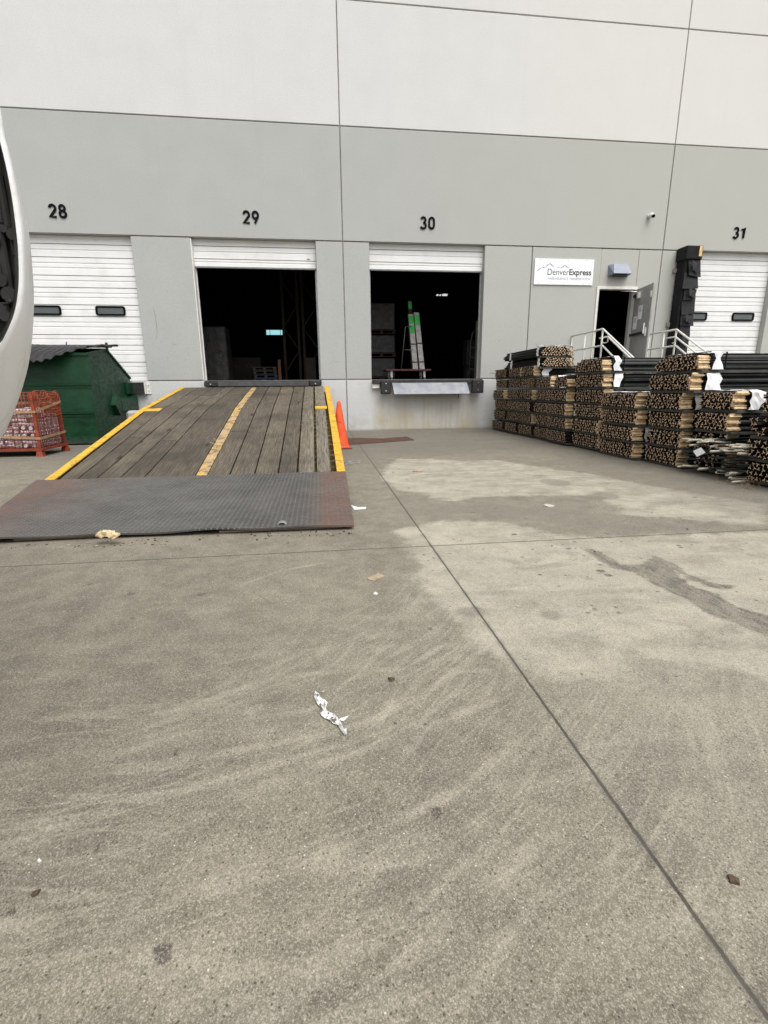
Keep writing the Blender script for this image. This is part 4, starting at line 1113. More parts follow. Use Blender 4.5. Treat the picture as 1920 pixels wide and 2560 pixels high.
# concrete block behind the ramp
mb = MB(); 
a = at(60+1212*.217, 840+980*.217, -1.25)
mb.bevbox(a.x+.40, -1.1, .30, .9, .34, .60, .05, 0); o = mb.build('concrete_block', M['concrete_block']); tag(o, 'grey rounded concrete block between the dumpster and the ramp', 'concrete block')

# ------------------------------------------------------------------ wire cage with cans
cg = root('wire_cage', 'orange wire basket cage on short legs, tan straps around it', 'cage', (-5.0, -3.4, 0))
cx0, cx1, cy0, cy1 = -5.62, -4.40, -3.80, -3.05; zb, zt = .13, .98
mb = MB()
mb.box(cx0-.02, cx1+.04, cy0-.02, cy1+.03, zb-.035, zb, 0); mb.build('base_frame', M['orange_wire'], cg)
for x, y in ((cx0+.05, cy0), (cx1-.02, cy0+.02), (cx0+.05, cy1), (cx1-.0, cy1)):
    mb = MB(); mb.prism([(x-.03, y), (x+.03, y), (x+.05, y), (x-.05, y)], 0, 0, 0, 'z'); mb.v = []; mb.f = []; mb.m = []; mb.sm = []
    t4 = [(x-.035, y-.03, zb-.036), (x+.035, y-.03, zb-.036), (x+.035, y+.03, zb-.036), (x-.035, y+.03, zb-.036)]
    b4 = [(x-.055, y-.05, .0), (x+.055, y-.05, .0), (x+.055, y+.05, .0), (x-.055, y+.05, .0)]
    mb.face(t4); mb.face(b4[::-1])
    for i in range(4): j = (i+1) % 4; mb.face([b4[i], b4[j], t4[j], t4[i]])
    mb.build('leg', M['orange_wire'], cg)
def wires(a, b, nh, nv, name='wire_side'):
    mb = MB(); r2 = random.Random(int(a[0]*100+b[1]*10))
    for k in range(nv+1):
        t = k/nv; p = (a[0]+(b[0]-a[0])*t, a[1]+(b[1]-a[1])*t); j = r2.uniform(-.006, .006)
        mb.tube([(p[0], p[1], zb), (p[0]+j, p[1]+j, (zb+zt)/2), (p[0]-j, p[1]-j, zt+r2.uniform(-.015, .015))], .0042, 4)
    for k in range(nh+1):
        z = zb+(zt-zb)*k/nh; pts = []
        for q in range(9):
            t = q/8; pts.append((a[0]+(b[0]-a[0])*t, a[1]+(b[1]-a[1])*t, z+r2.uniform(-.008, .008)))
        mb.tube(pts, .0042, 4)
    return mb.build(name, M['orange_wire'], cg)
wires((cx0, cy0), (cx1, cy0), 18, 24); wires((cx1, cy0), (cx1, cy1), 18, 15); wires((cx0, cy1), (cx1, cy1), 18, 24); wires((cx0, cy0), (cx0, cy1), 18, 15)
for x, y in ((cx0, cy0), (cx1, cy0), (cx0, cy1), (cx1, cy1)):
    mb = MB(); mb.box(x-.022, x+.022, y-.022, y+.022, zb, zt, 0); mb.build('corner_post', M['orange_wire'], cg)
mb = MB(); mb.box(-4.86, -4.77, cy0-.012, cy0-.006, .55, .99, 0)
r2 = random.Random(8)
for k in range(16):
    u = k/15; mb.tube([(cx1+.014+.03*math.sin(q*1.3+k)*q/6, cy0+u*(cy1-cy0)+r2.uniform(-.012, .012), .60+.065*q+r2.uniform(-.008, .008)) for q in range(7)], .005, 4)
for k in range(8):
    mb.tube([(cx1+.016+.02*math.sin(q+k), cy0+q/8*(cy1-cy0), .62+.053*k+r2.uniform(-.02, .02)) for q in range(9)], .005, 4)
mb.build('torn_net', simple('torn orange netting', (.34, .07, .03), .7, 0, .35, 16), cg)
for z0_, tilt in ((.68, .03), (.33, -.12)):
    mb = MB(); pts = [(cx0-.02, cy0-.03, z0_-tilt), (-5.0, cy0-.032, z0_), (cx1+.035, cy0-.03, z0_+tilt*.4), (cx1+.035, cy1+.03, z0_+tilt+.12), (cx0-.02, cy1+.03, z0_+.1)]
    for p, q in zip(pts[:-1], pts[1:]): mb.bar(p, q, .006, .035)
    mb.build('strap', M['strap_tan'], cg)
adopt(cg)
cm = MB(); n = 10; prof = [(.0, -.055), (.027, -.055), (.031, -.048), (.031, .048), (.027, .055), (.0, .055)]
for i in range(len(prof)-1):
    for k in range(n):
        a0, a1 = 2*math.pi*k/n, 2*math.pi*(k+1)/n; (r0, h0), (r1, h1) = prof[i], prof[i+1]
        q = [(h0, r0*math.cos(a0), r0*math.sin(a0)), (h0, r0*math.cos(a1), r0*math.sin(a1)), (h1, r1*math.cos(a1), r1*math.sin(a1)), (h1, r1*math.cos(a0), r1*math.sin(a0))]
        if r0 == 0: q = [q[0], q[2], q[3]]
        elif r1 == 0: q = [q[0], q[1], q[2]]
        cm.face(q, 0, 0 < i < 4)
cme = cm.mesh('can', M['can_silver']); first = None
# silver cans: lying in rows against the front and right meshes and heaped on top
spots = []
for lay in range(9):
    z = .165+lay*.056
    top = lay >= 7
    for k in range(10):
        x = cx0+.07+k*.118+r2.uniform(-.012, .012)
        if x > cx1-.06: continue
        if top and r2.random() < .35: continue
        spots.append((x, cy0+.045+r2.uniform(0, .012), z+r2.uniform(-.006, .006)+(.01 if top else 0), r2.uniform(-.25, .25)+(math.pi/2 if r2.random() < .25 else 0), r2.uniform(-.15, .15)))
    for k in range(9):
        y = cy0+.12+k*.07
        if y > cy1-.05: continue
        spots.append((cx1-.07, y, z+r2.uniform(-.006, .006), r2.uniform(-.3, .3), 0))
for k in range(70):
    x = r2.uniform(cx0+.1, cx1-.12); y = r2.uniform(cy0+.10, cy1-.1)
    spots.append((x, y, .64+.05*math.sin(x*5)+r2.uniform(-.03, .03), r2.uniform(0, 3), r2.uniform(-.4, .4)))
for i, (x, y, z, rz, ry) in enumerate(spots[:240]):
    o = link('can', cme, None, (x, y, z)); o.rotation_euler = (0, ry, rz)
    tag(o, 'small silver can in the heap inside the orange wire cage', 'can', 'silver cans heaped in the wire cage')

# ------------------------------------------------------------------ fence post stacks
pm = MB()
def star(r, w_):
    pts = []
    for k in range(3):
        a = R(90+120*k); ca, sa = math.cos(a), math.sin(a); px_, py_ = -sa, ca
        a2 = R(90+120*k+60)
        pts.append((r*ca-px_*w_*-1, r*sa-py_*w_*-1)); 
        pts.append((r*ca+px_*w_*-1, r*sa+py_*w_*-1))
        pts.append((w_*1.25*math.cos(a2), w_*1.25*math.sin(a2)))
    return pts
def post_mesh(name, r, w_, tip=.14, length=2.0, inner=False):
    m_ = MB(); pl = star(r, w_)
    # order each arm consistently: (left corner, right corner, valley)
    pl2 = []
    for k in range(3):
        a = R(90+120*k); ca, sa = math.cos(a), math.sin(a)
        pl2.append((r*ca+sa*w_, r*sa-ca*w_)); pl2.append((r*ca-sa*w_, r*sa+ca*w_))
        a2 = R(90+120*k+60); pl2.append((w_*1.1*math.cos(a2), w_*1.1*math.sin(a2)))
    for (x0_, x1_, mi) in ((0, tip, 0), (tip, length-.14, 1), (length-.14, length, 0)):
        b = len(m_.v); n = len(pl2)
        for xx in (x0_, x1_):
            for u, v in pl2: m_.v.append((xx, u, v))
        for i in range(n):
            j = (i+1) % n; m_.f.append((b+i, b+j, b+n+j, b+n+i)); m_.m.append(mi); m_.sm.append(False)
    m_.face([(0, u, v) for u, v in pl2], 2); m_.face([(length, u, v) for u, v in pl2][::-1], 2)
    me = m_.mesh(name, [M['maroon'] if inner else M['cream'], M['post_black'], M['post_end']])
    import bmesh
    bm = bmesh.new(); bm.from_mesh(me); bmesh.ops.recalc_face_normals(bm, faces=bm.faces); bm.to_mesh(me); bm.free()
    return me
PM_near = (post_mesh('post', .0200, .0046, inner=True), post_mesh('post', .024, .0085)); PM_far = (post_mesh('post', .0140, .0043, inner=True), post_mesh('post', .017, .007))
ORD = ['bottom', 'second', 'third', 'fourth', 'fifth', 'sixth', 'seventh', 'eighth']
COLN = ['first', 'second', 'third', 'fourth', 'fifth', 'sixth', 'seventh', 'eighth', 'ninth', 'tenth']
pr = random.Random(21)
def wrap_mesh(y0, y1, z0, z1, xa, xb, seed, top=True, side=True):
    """crumpled white sheet round the near side and the top"""
    m_ = MB(); r3_ = random.Random(seed); wd = y1-y0; ht = z1-z0
    path = []
    N = 16
    for k in range(N+1):   # from far top edge, over the top, down the near side
        s_ = k/N*(wd+ht)
        if s_ < wd: path.append((y1-s_, z1))
        else: path.append((y0, z1-(s_-wd)))
    jit = [[(r3_.uniform(-.012, .016), r3_.uniform(-.010, .020)) for _ in range(5)] for _ in range(N+1)]
    edge = [r3_.uniform(-.03, .045) for _ in range(N+1)]
    def fn(i, j):
        y, z = path[i]; dj, dz = jit[i][j]
        x = xa+(xb-xa)*j/4+(edge[i] if j == 4 else 0)+(edge[-i-1]*.5 if j == 0 else 0)
        nearside = (y <= y0+1e-6)
        return (x, y-.012-abs(dj)*1.2 if nearside else y, z+.010+abs(dz)*.6 if not nearside else z)
    for i in range(N):
        for j in range(4):
            m_.face([fn(i, j), fn(i+1, j), fn(i+1, j+1), fn(i, j+1)], 0)
    return m_
def bundle(X, y0, y1, z0, h, label, near=True, wrap=False, rows=5, cols=None, length=2.0, rounded=False, loose=0.0, strap=True, spacer=True, rz=0, messy=False, group='bundles of steel fence posts stacked in a row'):
    wd = y1-y0
    r_ = root('post_bundle', label, 'post bundle', (X, (y0+y1)/2, z0), rz, group)
    me = PM_near if near else PM_far
    rows = rows if near else 6
    edge_tip = near or wrap or pr.random() < .35
    sp_y = .058 if near else .046
    cols = cols or max(4, int(wd/sp_y)); 
    if rows*cols > 98: cols = 98//rows
    ins = .022
    for i in range(rows):
        nc = cols
        for j in range(nc):
            fy = (j+.5+(.5 if i % 2 else 0)-.25)/nc
            if rounded:
                e = abs(fy-.5)*2; lim = 1-.42*max(0, (e-.55)/.45)**1.5 if True else 1
                if (i+.5)/rows > lim: continue
            y = y0+ins+(wd-2*ins)*min(fy, 1); z = z0+ins+(h-2*ins)*i/(rows-1)
            y += pr.uniform(-.007, .007); z += pr.uniform(-.006, .006)
            x = X+pr.uniform(-.012, .012)+(pr.uniform(-.05, .05) if messy else 0)
            if messy and pr.random() < .12: continue
            o = bpy.data.objects.new('post', me[1] if (j == 0 and edge_tip) else me[0]); COL.objects.link(o); o.parent = r_
            o.location = (x-X, y-(y0+y1)/2, z-z0)
            o.rotation_euler = (pr.uniform(0, 6.28) if near else pr.choice((0, 1.0, 2.1, 3.1)), pr.uniform(-.002, .002), pr.uniform(-.002, .002) if not messy else pr.uniform(-.03, .03))
    yc = (y0+y1)/2; hw = wd/2
    if spacer:
        m_ = MB(); m_.box(.03, .12, -hw, hw, -.036, -.003, 0, bev=.004); m_.build('spacer_board', M['timber_grey'], r_)
        m_ = MB(); m_.box(1.5, 1.6, -hw, hw, -.036, -.003, 0, bev=.004); m_.build('spacer_board', M['timber_grey'], r_)
        # longitudinal runner along the near side, seen below the exposed sides
        m_ = MB(); m_.box(.13, length-.1, -hw+.01, -hw+.07, -.035, -.004, 0); m_.build('runner', M['timber_grey'], r_)
    if strap:
        m_ = MB(); q = h+.004
        m_.box(.30, .32, -hw-.002, -hw+.001, .0, q, 0); m_.box(.30, .32, -hw, hw, q, q+.003, 0); m_.build('strap', M['num_black'], r_)
    if wrap:
        xa, xb = (.145, .145+pr.uniform(.10, .17)) if wrap is True else wrap
        m_ = wrap_mesh(-hw, hw, 0, h, xa, xb, int(X*100+z0*77+y0*13)); m_.build('white_wrap', M['white_wrap'], r_, normals=False)
    return r_
# (y0, y1, X, levels, list of wrapped levels)
PITCH_Z = .232
cols_ = [
 # y1(near wall), y0(near camera)
 dict(y=(-1.19, -.42), X=4.15, n=6, near=False, wrap=[]),
 dict(y=(-1.93, -1.21), X=4.17, n=6, near=False, wrap=[]),
 dict(y=(-2.66, -1.97), X=4.14, n=6, near=False, wrap=[5]),
 dict(y=(-3.40, -2.72), X=4.16, n=5, near=False, wrap=[4]),
 dict(y=(-4.15, -3.40), X=4.11, n=5, near=False, wrap=[1, 2, 3, 4]),
 dict(y=(-5.04, -4.17), X=4.20, n=6, near=True, wrap=[0, 4, 5]),
 dict(y=(-5.97, -5.08), X=4.15, n=4, near=True, wrap=[0, 1, 2, 3]),
 dict(y=(-6.72, -6.04), X=4.24, n=6, near=True, wrap=[3, 4, 5]),
 dict(y=(-7.29, -6.80), X=4.33, n=4, near=True, wrap=[3]),
 dict(y=(-8.35, -7.60), X=4.30, n=4, near=True, wrap=[]),
]
def describe(c, k, n):
    if c == 9:
        return 'bundle of black fence posts, %s the stack column nearest the camera' % ('topmost in' if k == n-1 else ['bottom of', 'second from the ground in', 'third from the ground in'][k])
    colname = 'column against the wall' if c == 0 else COLN[c]+' column from the wall'
    lev = 'topmost' if k == n-1 else ('bottom' if k == 0 else ORD[k]+' from the ground')
    return 'bundle of black fence posts, %s in the %s' % (lev, colname)
for c, cd in enumerate(cols_):
    y0, y1 = cd['y']
    for k in range(cd['n']):
        pz_ = .225 if c in (6, 7, 8) else PITCH_Z
        if c == 9: pz_ = .22
        z0 = .055+k*pz_-(.02 if c in (6, 7) else 0)
        jx = pr.uniform(-.04, .04); jy = pr.uniform(-.025, .025)
        yy0 = y0+jy; X = cd['X']+jx
        if c == 7 and k >= 4: yy0 -= .10; 
        if c == 8:
            yy0 += 0
            if k >= 2: yy0 -= .04
        if c == 4 and k == 4: y1_ = -3.60
        else: y1_ = y1+jy
        kw = {}
        if c == 8 and k < 2: kw = dict(messy=True, strap=False)
        if c == 9 and k == 2: kw = dict(messy=True)
        top = k == cd['n']-1
        b_ = bundle(X, yy0, y1_, z0, pz_-.038, describe(c, k, cd['n']), cd['near'], (k in cd['wrap']), rounded=top and c in (5, 7, 4), rows=5 if c < 9 else 4, **kw)
# two bundles laid crosswise on top
for k, z0 in enumerate((1.375, 1.575)):
    lab = ['lower', 'upper'][k]
    r_ = bundle(0, -.33, .33, 0, .175, '%s of the two white banded post bundles laid crosswise on top of the stack' % lab, True, (.03, .09), rounded=True, strap=False, rows=5)
    r_.location = (4.47+(.03 if k else .06), -2.82, z0); r_.rotation_euler = (0, 0, R(90))
    m_ = wrap_mesh(-.33, .33, 0, .175, 1.40, 1.50, 55+k)
    # bands show on the outer side too (local +y faces away from the lot)
    for xa, sd_ in ((.03, 1), (1.42, 2)):
        q = MB(); N_ = 8; r5 = random.Random(k*10+sd_)
        js = [[r5.uniform(0, .014) for _ in range(4)] for _ in range(N_+1)]
        def fb(i, j):
            z = .195*(i/N_); return (xa+.10*j/3+js[i][j], .336+js[i][(j+1) % 4], z)
        for i in range(N_):
            for j in range(3): q.face([fb(i, j), fb(i+1, j), fb(i+1, j+1), fb(i, j+1)])
        q.build('white_band', M['white_wrap'], r_, normals=False)
# burst bundle: loose dark rods and pale broken ends slumped between the two nearest columns
r_ = root('loose_posts', 'loose slumped heap of broken posts spilling between the two nearest stack columns', 'loose posts', (4.35, -7.2, 0))
lp = random.Random(4)
me_b = MB(); me_b.tube([(0, 0, 0), (.9, 0, 0)], .009, 5, 0); loose_me = me_b.mesh('loose_post', M['post_black'])
me_c = MB(); me_c.tube([(0, 0, 0), (.16, 0, 0)], .012, 5, 0); me_c.tube([(.16, 0, 0), (1.2, 0, 0)], .010, 5, 1); loose_tip = me_c.mesh('loose_post', [simple('pale broken tip', (.62, .57, .46), .7, 0, .2, 30), M['post_black']])
for i in range(96):
    t = lp.random(); tipd = lp.random() < .45
    y = -6.75-t*.92; z = lp.choice((.10, .33, .36, .38, .06))+lp.uniform(-.03, .04)-(.02*t) if tipd else lp.uniform(.05, .42)
    o = link('loose_post', loose_tip if tipd else loose_me, r_, (4.19+lp.uniform(-.06, .08), y, max(.02, z)))
    o.rotation_euler = (0, lp.uniform(-.06, .06), lp.uniform(-.5, .12) if tipd else lp.uniform(-.9, .3))
adopt(r_)
# white paper tag stuck in the heap
mb = MB(); a = Vector((4.13, -7.08, .27)); mb.face([a, a+Vector((0, -.07, -.055)), a+Vector((.03, -.15, .0)), a+Vector((.03, -.075, .05))]); o = mb.build('paper_tag', M['paper']); tag(o, 'small pale paper tag stuck in the heap of loose posts', 'tag')
# thin pale rod sticking out towards the wall, and litter at the foot
mb = MB(); mb.tube([(4.02, -.46, 1.335), (4.4, -.46, 1.34)], .01, 6); o = mb.build('stick', M['card']); tag(o, 'thin pale stick poking out of the far top of the post stack by the wall', 'stick')
mb = MB(); r2 = random.Random(13)
for k in range(14):
    x, y = 4.10+r2.uniform(-.06, .1), -7.75+r2.uniform(-.2, .15)
    pts = [(x, y, .004)]
    for j in range(5): pts.append((pts[-1][0]+r2.uniform(-.035, .03), pts[-1][1]+r2.uniform(-.04, .04), max(.004, pts[-1][2]+r2.uniform(-.02, .045))))
    mb.tube(pts, .0015, 4)
o = mb.build('dry_weeds', M['strap_tan']); tag(o, 'tangle of thin dry stalks on the ground at the foot of the nearest post stacks', 'weeds')

# ------------------------------------------------------------------ things inside bay 30
def B30(x, y): return (900+x*.205, 600+y*.205)
ct = root('platform_cart', 'low platform cart with dark red deck just inside bay 30', 'cart', (2.3, 1.5, ZD))
mb = MB(); mb.box(1.72, 2.92, 1.05, 1.75, ZD+.235, ZD+.275, 0, bev=.004); mb.build('deck', simple('dark red deck', (.07, .02, .017), .7), ct)
for x, y in ((1.88, 1.15), (2.76, 1.15), (1.88, 1.65), (2.76, 1.65)):
    mb = MB(); mb.tube([(x-.015, y, ZD+.07), (x+.015, y, ZD+.07)], .07, 14); mb.box(x-.03, x+.03, y-.02, y+.02, ZD+.07, ZD+.234, 0); mb.build('caster', M['steel_grey'], ct)
mb = MB(); mb.tube([(2.13, 1.1, ZD+.275), (2.24, 1.1, 2.55), (2.40, 1.1, 2.55)], .012, 6); mb.tube([(2.18, 1.1, 1.98), (2.45, 1.1, 1.98)], .01, 6); mb.build('push_frame', M['dull_steel'], ct); adopt(ct)
def leaning(xb0, xb1, zb, xt0, xt1, zt, Y, name, label, mat, lab=None, cat='long carton'):
    r_ = root(name, label, cat, ((xb0+xb1)/2, Y, zb))
    mb = MB(); b4 = [(xb0, Y, zb), (xb1, Y, zb), (xb1, Y+.12, zb), (xb0, Y+.12, zb)]; t4 = [(xt0, Y+.05, zt), (xt1, Y+.05, zt), (xt1, Y+.17, zt), (xt0, Y+.17, zt)]
    mb.face(b4); mb.face(t4)
    for i in range(4): j = (i+1) % 4; mb.face([b4[i], b4[j], t4[j], t4[i]])
    mb.build('carton_body', mat, r_)
    for (f0, f1) in lab or []:
        L_ = lambda f, s_: Vector((xb0+(xt0-xb0)*f, Y+.05*f-.004, zb+(zt-zb)*f)) if s_ == 0 else Vector((xb1+(xt1-xb1)*f, Y+.05*f-.004, zb+(zt-zb)*f))
        mb = MB(); mb.face([L_(f0, 0), L_(f0, 1), L_(f1, 1), L_(f1, 0)]); o_ = mb.build('green_label', M['green_label'], r_)
    mb = MB()
    for f0 in (.12, .45):
        a = xb0+(xt0-xb0)*f0; b = xb1+(xt1-xb1)*f0; z = zb+(zt-zb)*f0; mb.box(a-.002, b+.002, Y+.05*f0-.006, Y+.05*f0-.002, z, z+.03)
    mb.build('tape_band', M['film'], r_); adopt(r_)
leaning(2.47, 2.605, 1.50, 2.345, 2.475, 2.88, 1.22, 'wrapped_carton', 'left of the two long wrapped cartons on the cart in bay 30, two green labels', M['tube_wrap'], [(.66, .80), (.83, .97)])
leaning(2.65, 2.78, 1.50, 2.49, 2.62, 2.92, 1.20, 'wrapped_carton', 'right of the two long wrapped cartons on the cart in bay 30, one green label', M['tube_wrap'], [(.78, .95)])
leaning(2.46, 2.56, 1.50, 2.37, 2.46, 3.24, 1.40, 'timber_length', 'tall brown board with a green patch standing behind the wrapped cartons in bay 30', M['card_dark'], [(.88, .98)], 'board')
ht = root('hand_truck', 'tall hand truck standing at the right side of bay 30', 'hand truck', (4.1, 1.3, ZD))
mb = MB(); mb.tube([(4.02, 1.25, ZD+.02), (4.04, 1.25, 2.2), (4.07, 1.22, 2.42), (4.15, 1.2, 2.5)], .016, 8); mb.tube([(4.25, 1.25, ZD+.02), (4.25, 1.25, 2.4)], .016, 8)
for z in (1.5, 1.8, 2.05): mb.tube([(4.03, 1.25, z), (4.25, 1.25, z)], .012, 6)
mb.build('frame', M['dull_steel'], ht); mb = MB(); mb.box(4.0, 4.27, 1.05, 1.25, ZD+.004, ZD+.016); mb.build('toe_plate', M['steel_grey'], ht)
for x in (4.0, 4.27):
    mb = MB(); mb.tube([(x-.02, 1.33, ZD+.11), (x+.02, 1.33, ZD+.11)], .11, 14); mb.build('wheel', M['black_rubber'], ht)
adopt(ht)
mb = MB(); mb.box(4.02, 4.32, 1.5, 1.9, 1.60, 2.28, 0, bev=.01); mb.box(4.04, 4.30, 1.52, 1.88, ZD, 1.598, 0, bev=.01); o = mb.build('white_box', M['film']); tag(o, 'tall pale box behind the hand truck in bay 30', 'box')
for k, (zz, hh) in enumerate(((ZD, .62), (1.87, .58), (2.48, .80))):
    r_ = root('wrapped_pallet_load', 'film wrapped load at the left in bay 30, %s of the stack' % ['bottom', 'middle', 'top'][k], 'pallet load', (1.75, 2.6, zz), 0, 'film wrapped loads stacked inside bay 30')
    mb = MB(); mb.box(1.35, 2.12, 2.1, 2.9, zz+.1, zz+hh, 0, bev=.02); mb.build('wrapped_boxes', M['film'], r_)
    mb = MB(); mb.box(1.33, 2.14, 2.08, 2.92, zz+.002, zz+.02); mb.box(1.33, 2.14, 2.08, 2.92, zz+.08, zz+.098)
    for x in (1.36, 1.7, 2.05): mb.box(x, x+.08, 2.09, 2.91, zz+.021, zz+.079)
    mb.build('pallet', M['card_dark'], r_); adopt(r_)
t_ = MT('lit tube'); t_.color((.5, .5, .5)); t_.b.inputs['Emission Color'].default_value = (.9, .95, 1, 1); t_.b.inputs['Emission Strength'].default_value = .55
for k, (x, wd) in enumerate(((5.10, .09), (5.24, .06), (5.36, .22))):
    o = MB(); o.box(x, x+wd, 10, 10.04, 4.88, 4.91+.02*(k == 2)); o.box(x+.02, x+wd+.02, 10, 10.04, 4.92+.02*(k == 2), 4.935+.02*(k == 2)); q = o.build('ceiling_light', t_.m); tag(q, ['left', 'middle', 'right'][k]+' of the three tiny lit ceiling lights deep inside bay 30', 'light', 'tiny lit lights inside bay 30')

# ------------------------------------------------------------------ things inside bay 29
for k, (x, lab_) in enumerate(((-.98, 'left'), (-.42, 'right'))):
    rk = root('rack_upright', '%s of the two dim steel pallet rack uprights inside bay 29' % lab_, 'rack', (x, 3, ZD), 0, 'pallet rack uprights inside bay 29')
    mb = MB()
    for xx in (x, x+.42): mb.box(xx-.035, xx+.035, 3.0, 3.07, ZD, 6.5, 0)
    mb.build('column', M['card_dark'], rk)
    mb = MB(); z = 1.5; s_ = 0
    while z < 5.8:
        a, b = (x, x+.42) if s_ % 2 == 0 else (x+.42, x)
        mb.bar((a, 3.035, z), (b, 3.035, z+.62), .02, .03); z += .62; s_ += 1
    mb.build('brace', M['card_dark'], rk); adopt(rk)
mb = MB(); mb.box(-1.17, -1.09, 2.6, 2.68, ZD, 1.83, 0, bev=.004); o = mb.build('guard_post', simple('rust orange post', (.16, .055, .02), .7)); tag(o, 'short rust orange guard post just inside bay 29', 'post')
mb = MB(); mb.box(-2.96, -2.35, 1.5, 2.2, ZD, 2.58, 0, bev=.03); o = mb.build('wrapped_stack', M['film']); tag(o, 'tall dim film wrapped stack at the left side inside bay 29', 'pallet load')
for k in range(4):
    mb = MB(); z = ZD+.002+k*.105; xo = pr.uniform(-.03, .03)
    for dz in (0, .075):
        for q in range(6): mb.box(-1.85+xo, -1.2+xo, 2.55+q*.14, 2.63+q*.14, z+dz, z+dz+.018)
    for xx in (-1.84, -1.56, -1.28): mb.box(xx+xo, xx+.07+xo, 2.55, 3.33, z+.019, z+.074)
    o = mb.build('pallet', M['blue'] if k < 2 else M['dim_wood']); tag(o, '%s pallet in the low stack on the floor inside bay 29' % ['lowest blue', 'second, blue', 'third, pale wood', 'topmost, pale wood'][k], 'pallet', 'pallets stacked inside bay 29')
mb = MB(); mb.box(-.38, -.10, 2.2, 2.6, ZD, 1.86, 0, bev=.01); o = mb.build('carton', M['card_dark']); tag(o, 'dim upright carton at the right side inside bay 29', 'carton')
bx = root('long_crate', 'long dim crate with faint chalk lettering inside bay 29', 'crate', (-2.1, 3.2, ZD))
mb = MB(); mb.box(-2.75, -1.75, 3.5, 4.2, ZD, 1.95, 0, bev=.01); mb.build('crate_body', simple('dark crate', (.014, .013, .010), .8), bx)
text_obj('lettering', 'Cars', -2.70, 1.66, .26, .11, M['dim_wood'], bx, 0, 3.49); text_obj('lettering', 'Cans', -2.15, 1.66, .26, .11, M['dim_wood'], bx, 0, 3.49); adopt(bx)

# ------------------------------------------------------------------ vehicle mirror at the left edge
vm = root('mirror_and_added_cab', 'white mirror shell with a dark hollow at the left edge, on an added unseen cab', 'vehicle', (-1.6, -12.5, 0))
def cl(pts, Y, left):
    return [at(x, y, Y) for x, y in pts+left]
leftR = [(-60,910),(-140,945),(-230,950),(-340,880),(-400,700),(-400,450),(-350,240),(-260,150),(-150,160),(-70,215),(-25,290)]
rim_in = [(0,353),(8,385),(16,420),(27,475),(36,540),(43,600),(47,650),(48,700),(44,740),(38,775),(28,805),(15,835),(0,858)]
leftO = [(-60,940),(-140,985),(-240,995),(-370,920),(-430,710),(-430,430),(-375,200),(-270,100),(-150,105),(-65,150),(-20,230)]
rim_out = [(0,268),(12,340),(21,373),(34,430),(47,495),(54,540),(60,600),(63,700),(60,745),(54,780),(43,812),(25,850),(0,888)]
leftS = [(-60,1150),(-140,1200),(-240,1210),(-400,1120),(-480,800),(-480,420),(-410,150),(-280,60),(-150,70),(-60,140),(-18,235)]
sil = [(0,275),(12,345),(24,380),(44,460),(60,535),(72,581),(79,641),(85,740),(83,810),(78,869),(66,935),(38,1022),(0,1100)]
mid = [(0,271),(12,342),(22,376),(36,440),(50,505),(60,560),(68,620),(71,720),(70,790),(67,850),(58,905),(36,975),(0,1050)]
leftM = [(-60,1100),(-140,1150),(-240,1160),(-390,1080),(-465,780),(-465,420),(-400,160),(-276,75),(-150,82),(-62,145),(-19,233)]
def pin(pts, k, Y, dx=0):      # the same outline narrowed about its middle, on a deeper plane
    cx_ = sum(p[0] for p in pts)/len(pts); cz_ = sum(p[1] for p in pts)/len(pts)
    return [at(cx_+(x-cx_)*k+dx, cz_+(y-cz_)*k, Y) for x, y in pts]
Lin = cl(rim_in, -11.475, leftR); Lro = cl(rim_out, -11.47, leftO); Lmi = cl(mid, -11.43, leftM); Lsi = cl(sil, -11.37, leftS)
Lb1 = pin(sil+leftS, .96, -11.31, -12); Lb2 = pin(sil+leftS, .72, -11.26, -50)
def loft(mb, A, B, smooth=True):
    n = len(A)
    for i in range(n):
        j = (i+1) % n; mb.face([A[i], A[j], B[j], B[i]], 0, smooth)
def smoothloop(L_, n=3):
    out = []; N = len(L_)
    for i in range(N):
        p0, p1, p2, p3 = L_[i-1], L_[i], L_[(i+1) % N], L_[(i+2) % N]
        for k in range(n):
            t = k/n; out.append(.5*((2*p1)+(p2-p0)*t+(2*p0-5*p1+4*p2-p3)*t*t+(3*p1-p0-3*p2+p3)*t**3))
    return out
Ls = [smoothloop(q) for q in (Lin, Lro, Lmi, Lsi, Lb1, Lb2)]
import bmesh
mb = MB()
# round the rim slightly outwards between its inner and outer edge
Lrm = [(a*.5+b*.5)+Vector((0, -.006, 0)) for a, b in zip(Ls[0], Ls[1])]
for A, B in ((Ls[0], Lrm), (Lrm, Ls[1]), (Ls[1], Ls[2]), (Ls[2], Ls[3]), (Ls[3], Ls[4]), (Ls[4], Ls[5])): loft(mb, A, B)
mb.face(Ls[5])
sh = mb.build('shell', M['mirror_white'], vm)
bm = bmesh.new(); bm.from_mesh(sh.data); bmesh.ops.remove_doubles(bm, verts=bm.verts, dist=1e-5); bmesh.ops.recalc_face_normals(bm, faces=bm.faces); bm.to_mesh(sh.data); bm.free()
mb = MB(); inner = smoothloop(pin(rim_in+leftR, .985, -11.45, -4)); inn2 = smoothloop(pin(rim_in+leftR, .96, -11.425, -8))
loft(mb, Ls[0], inner); loft(mb, inner, inn2); mb.face(inn2); mb.build('dark_recess', M['recess'], vm)
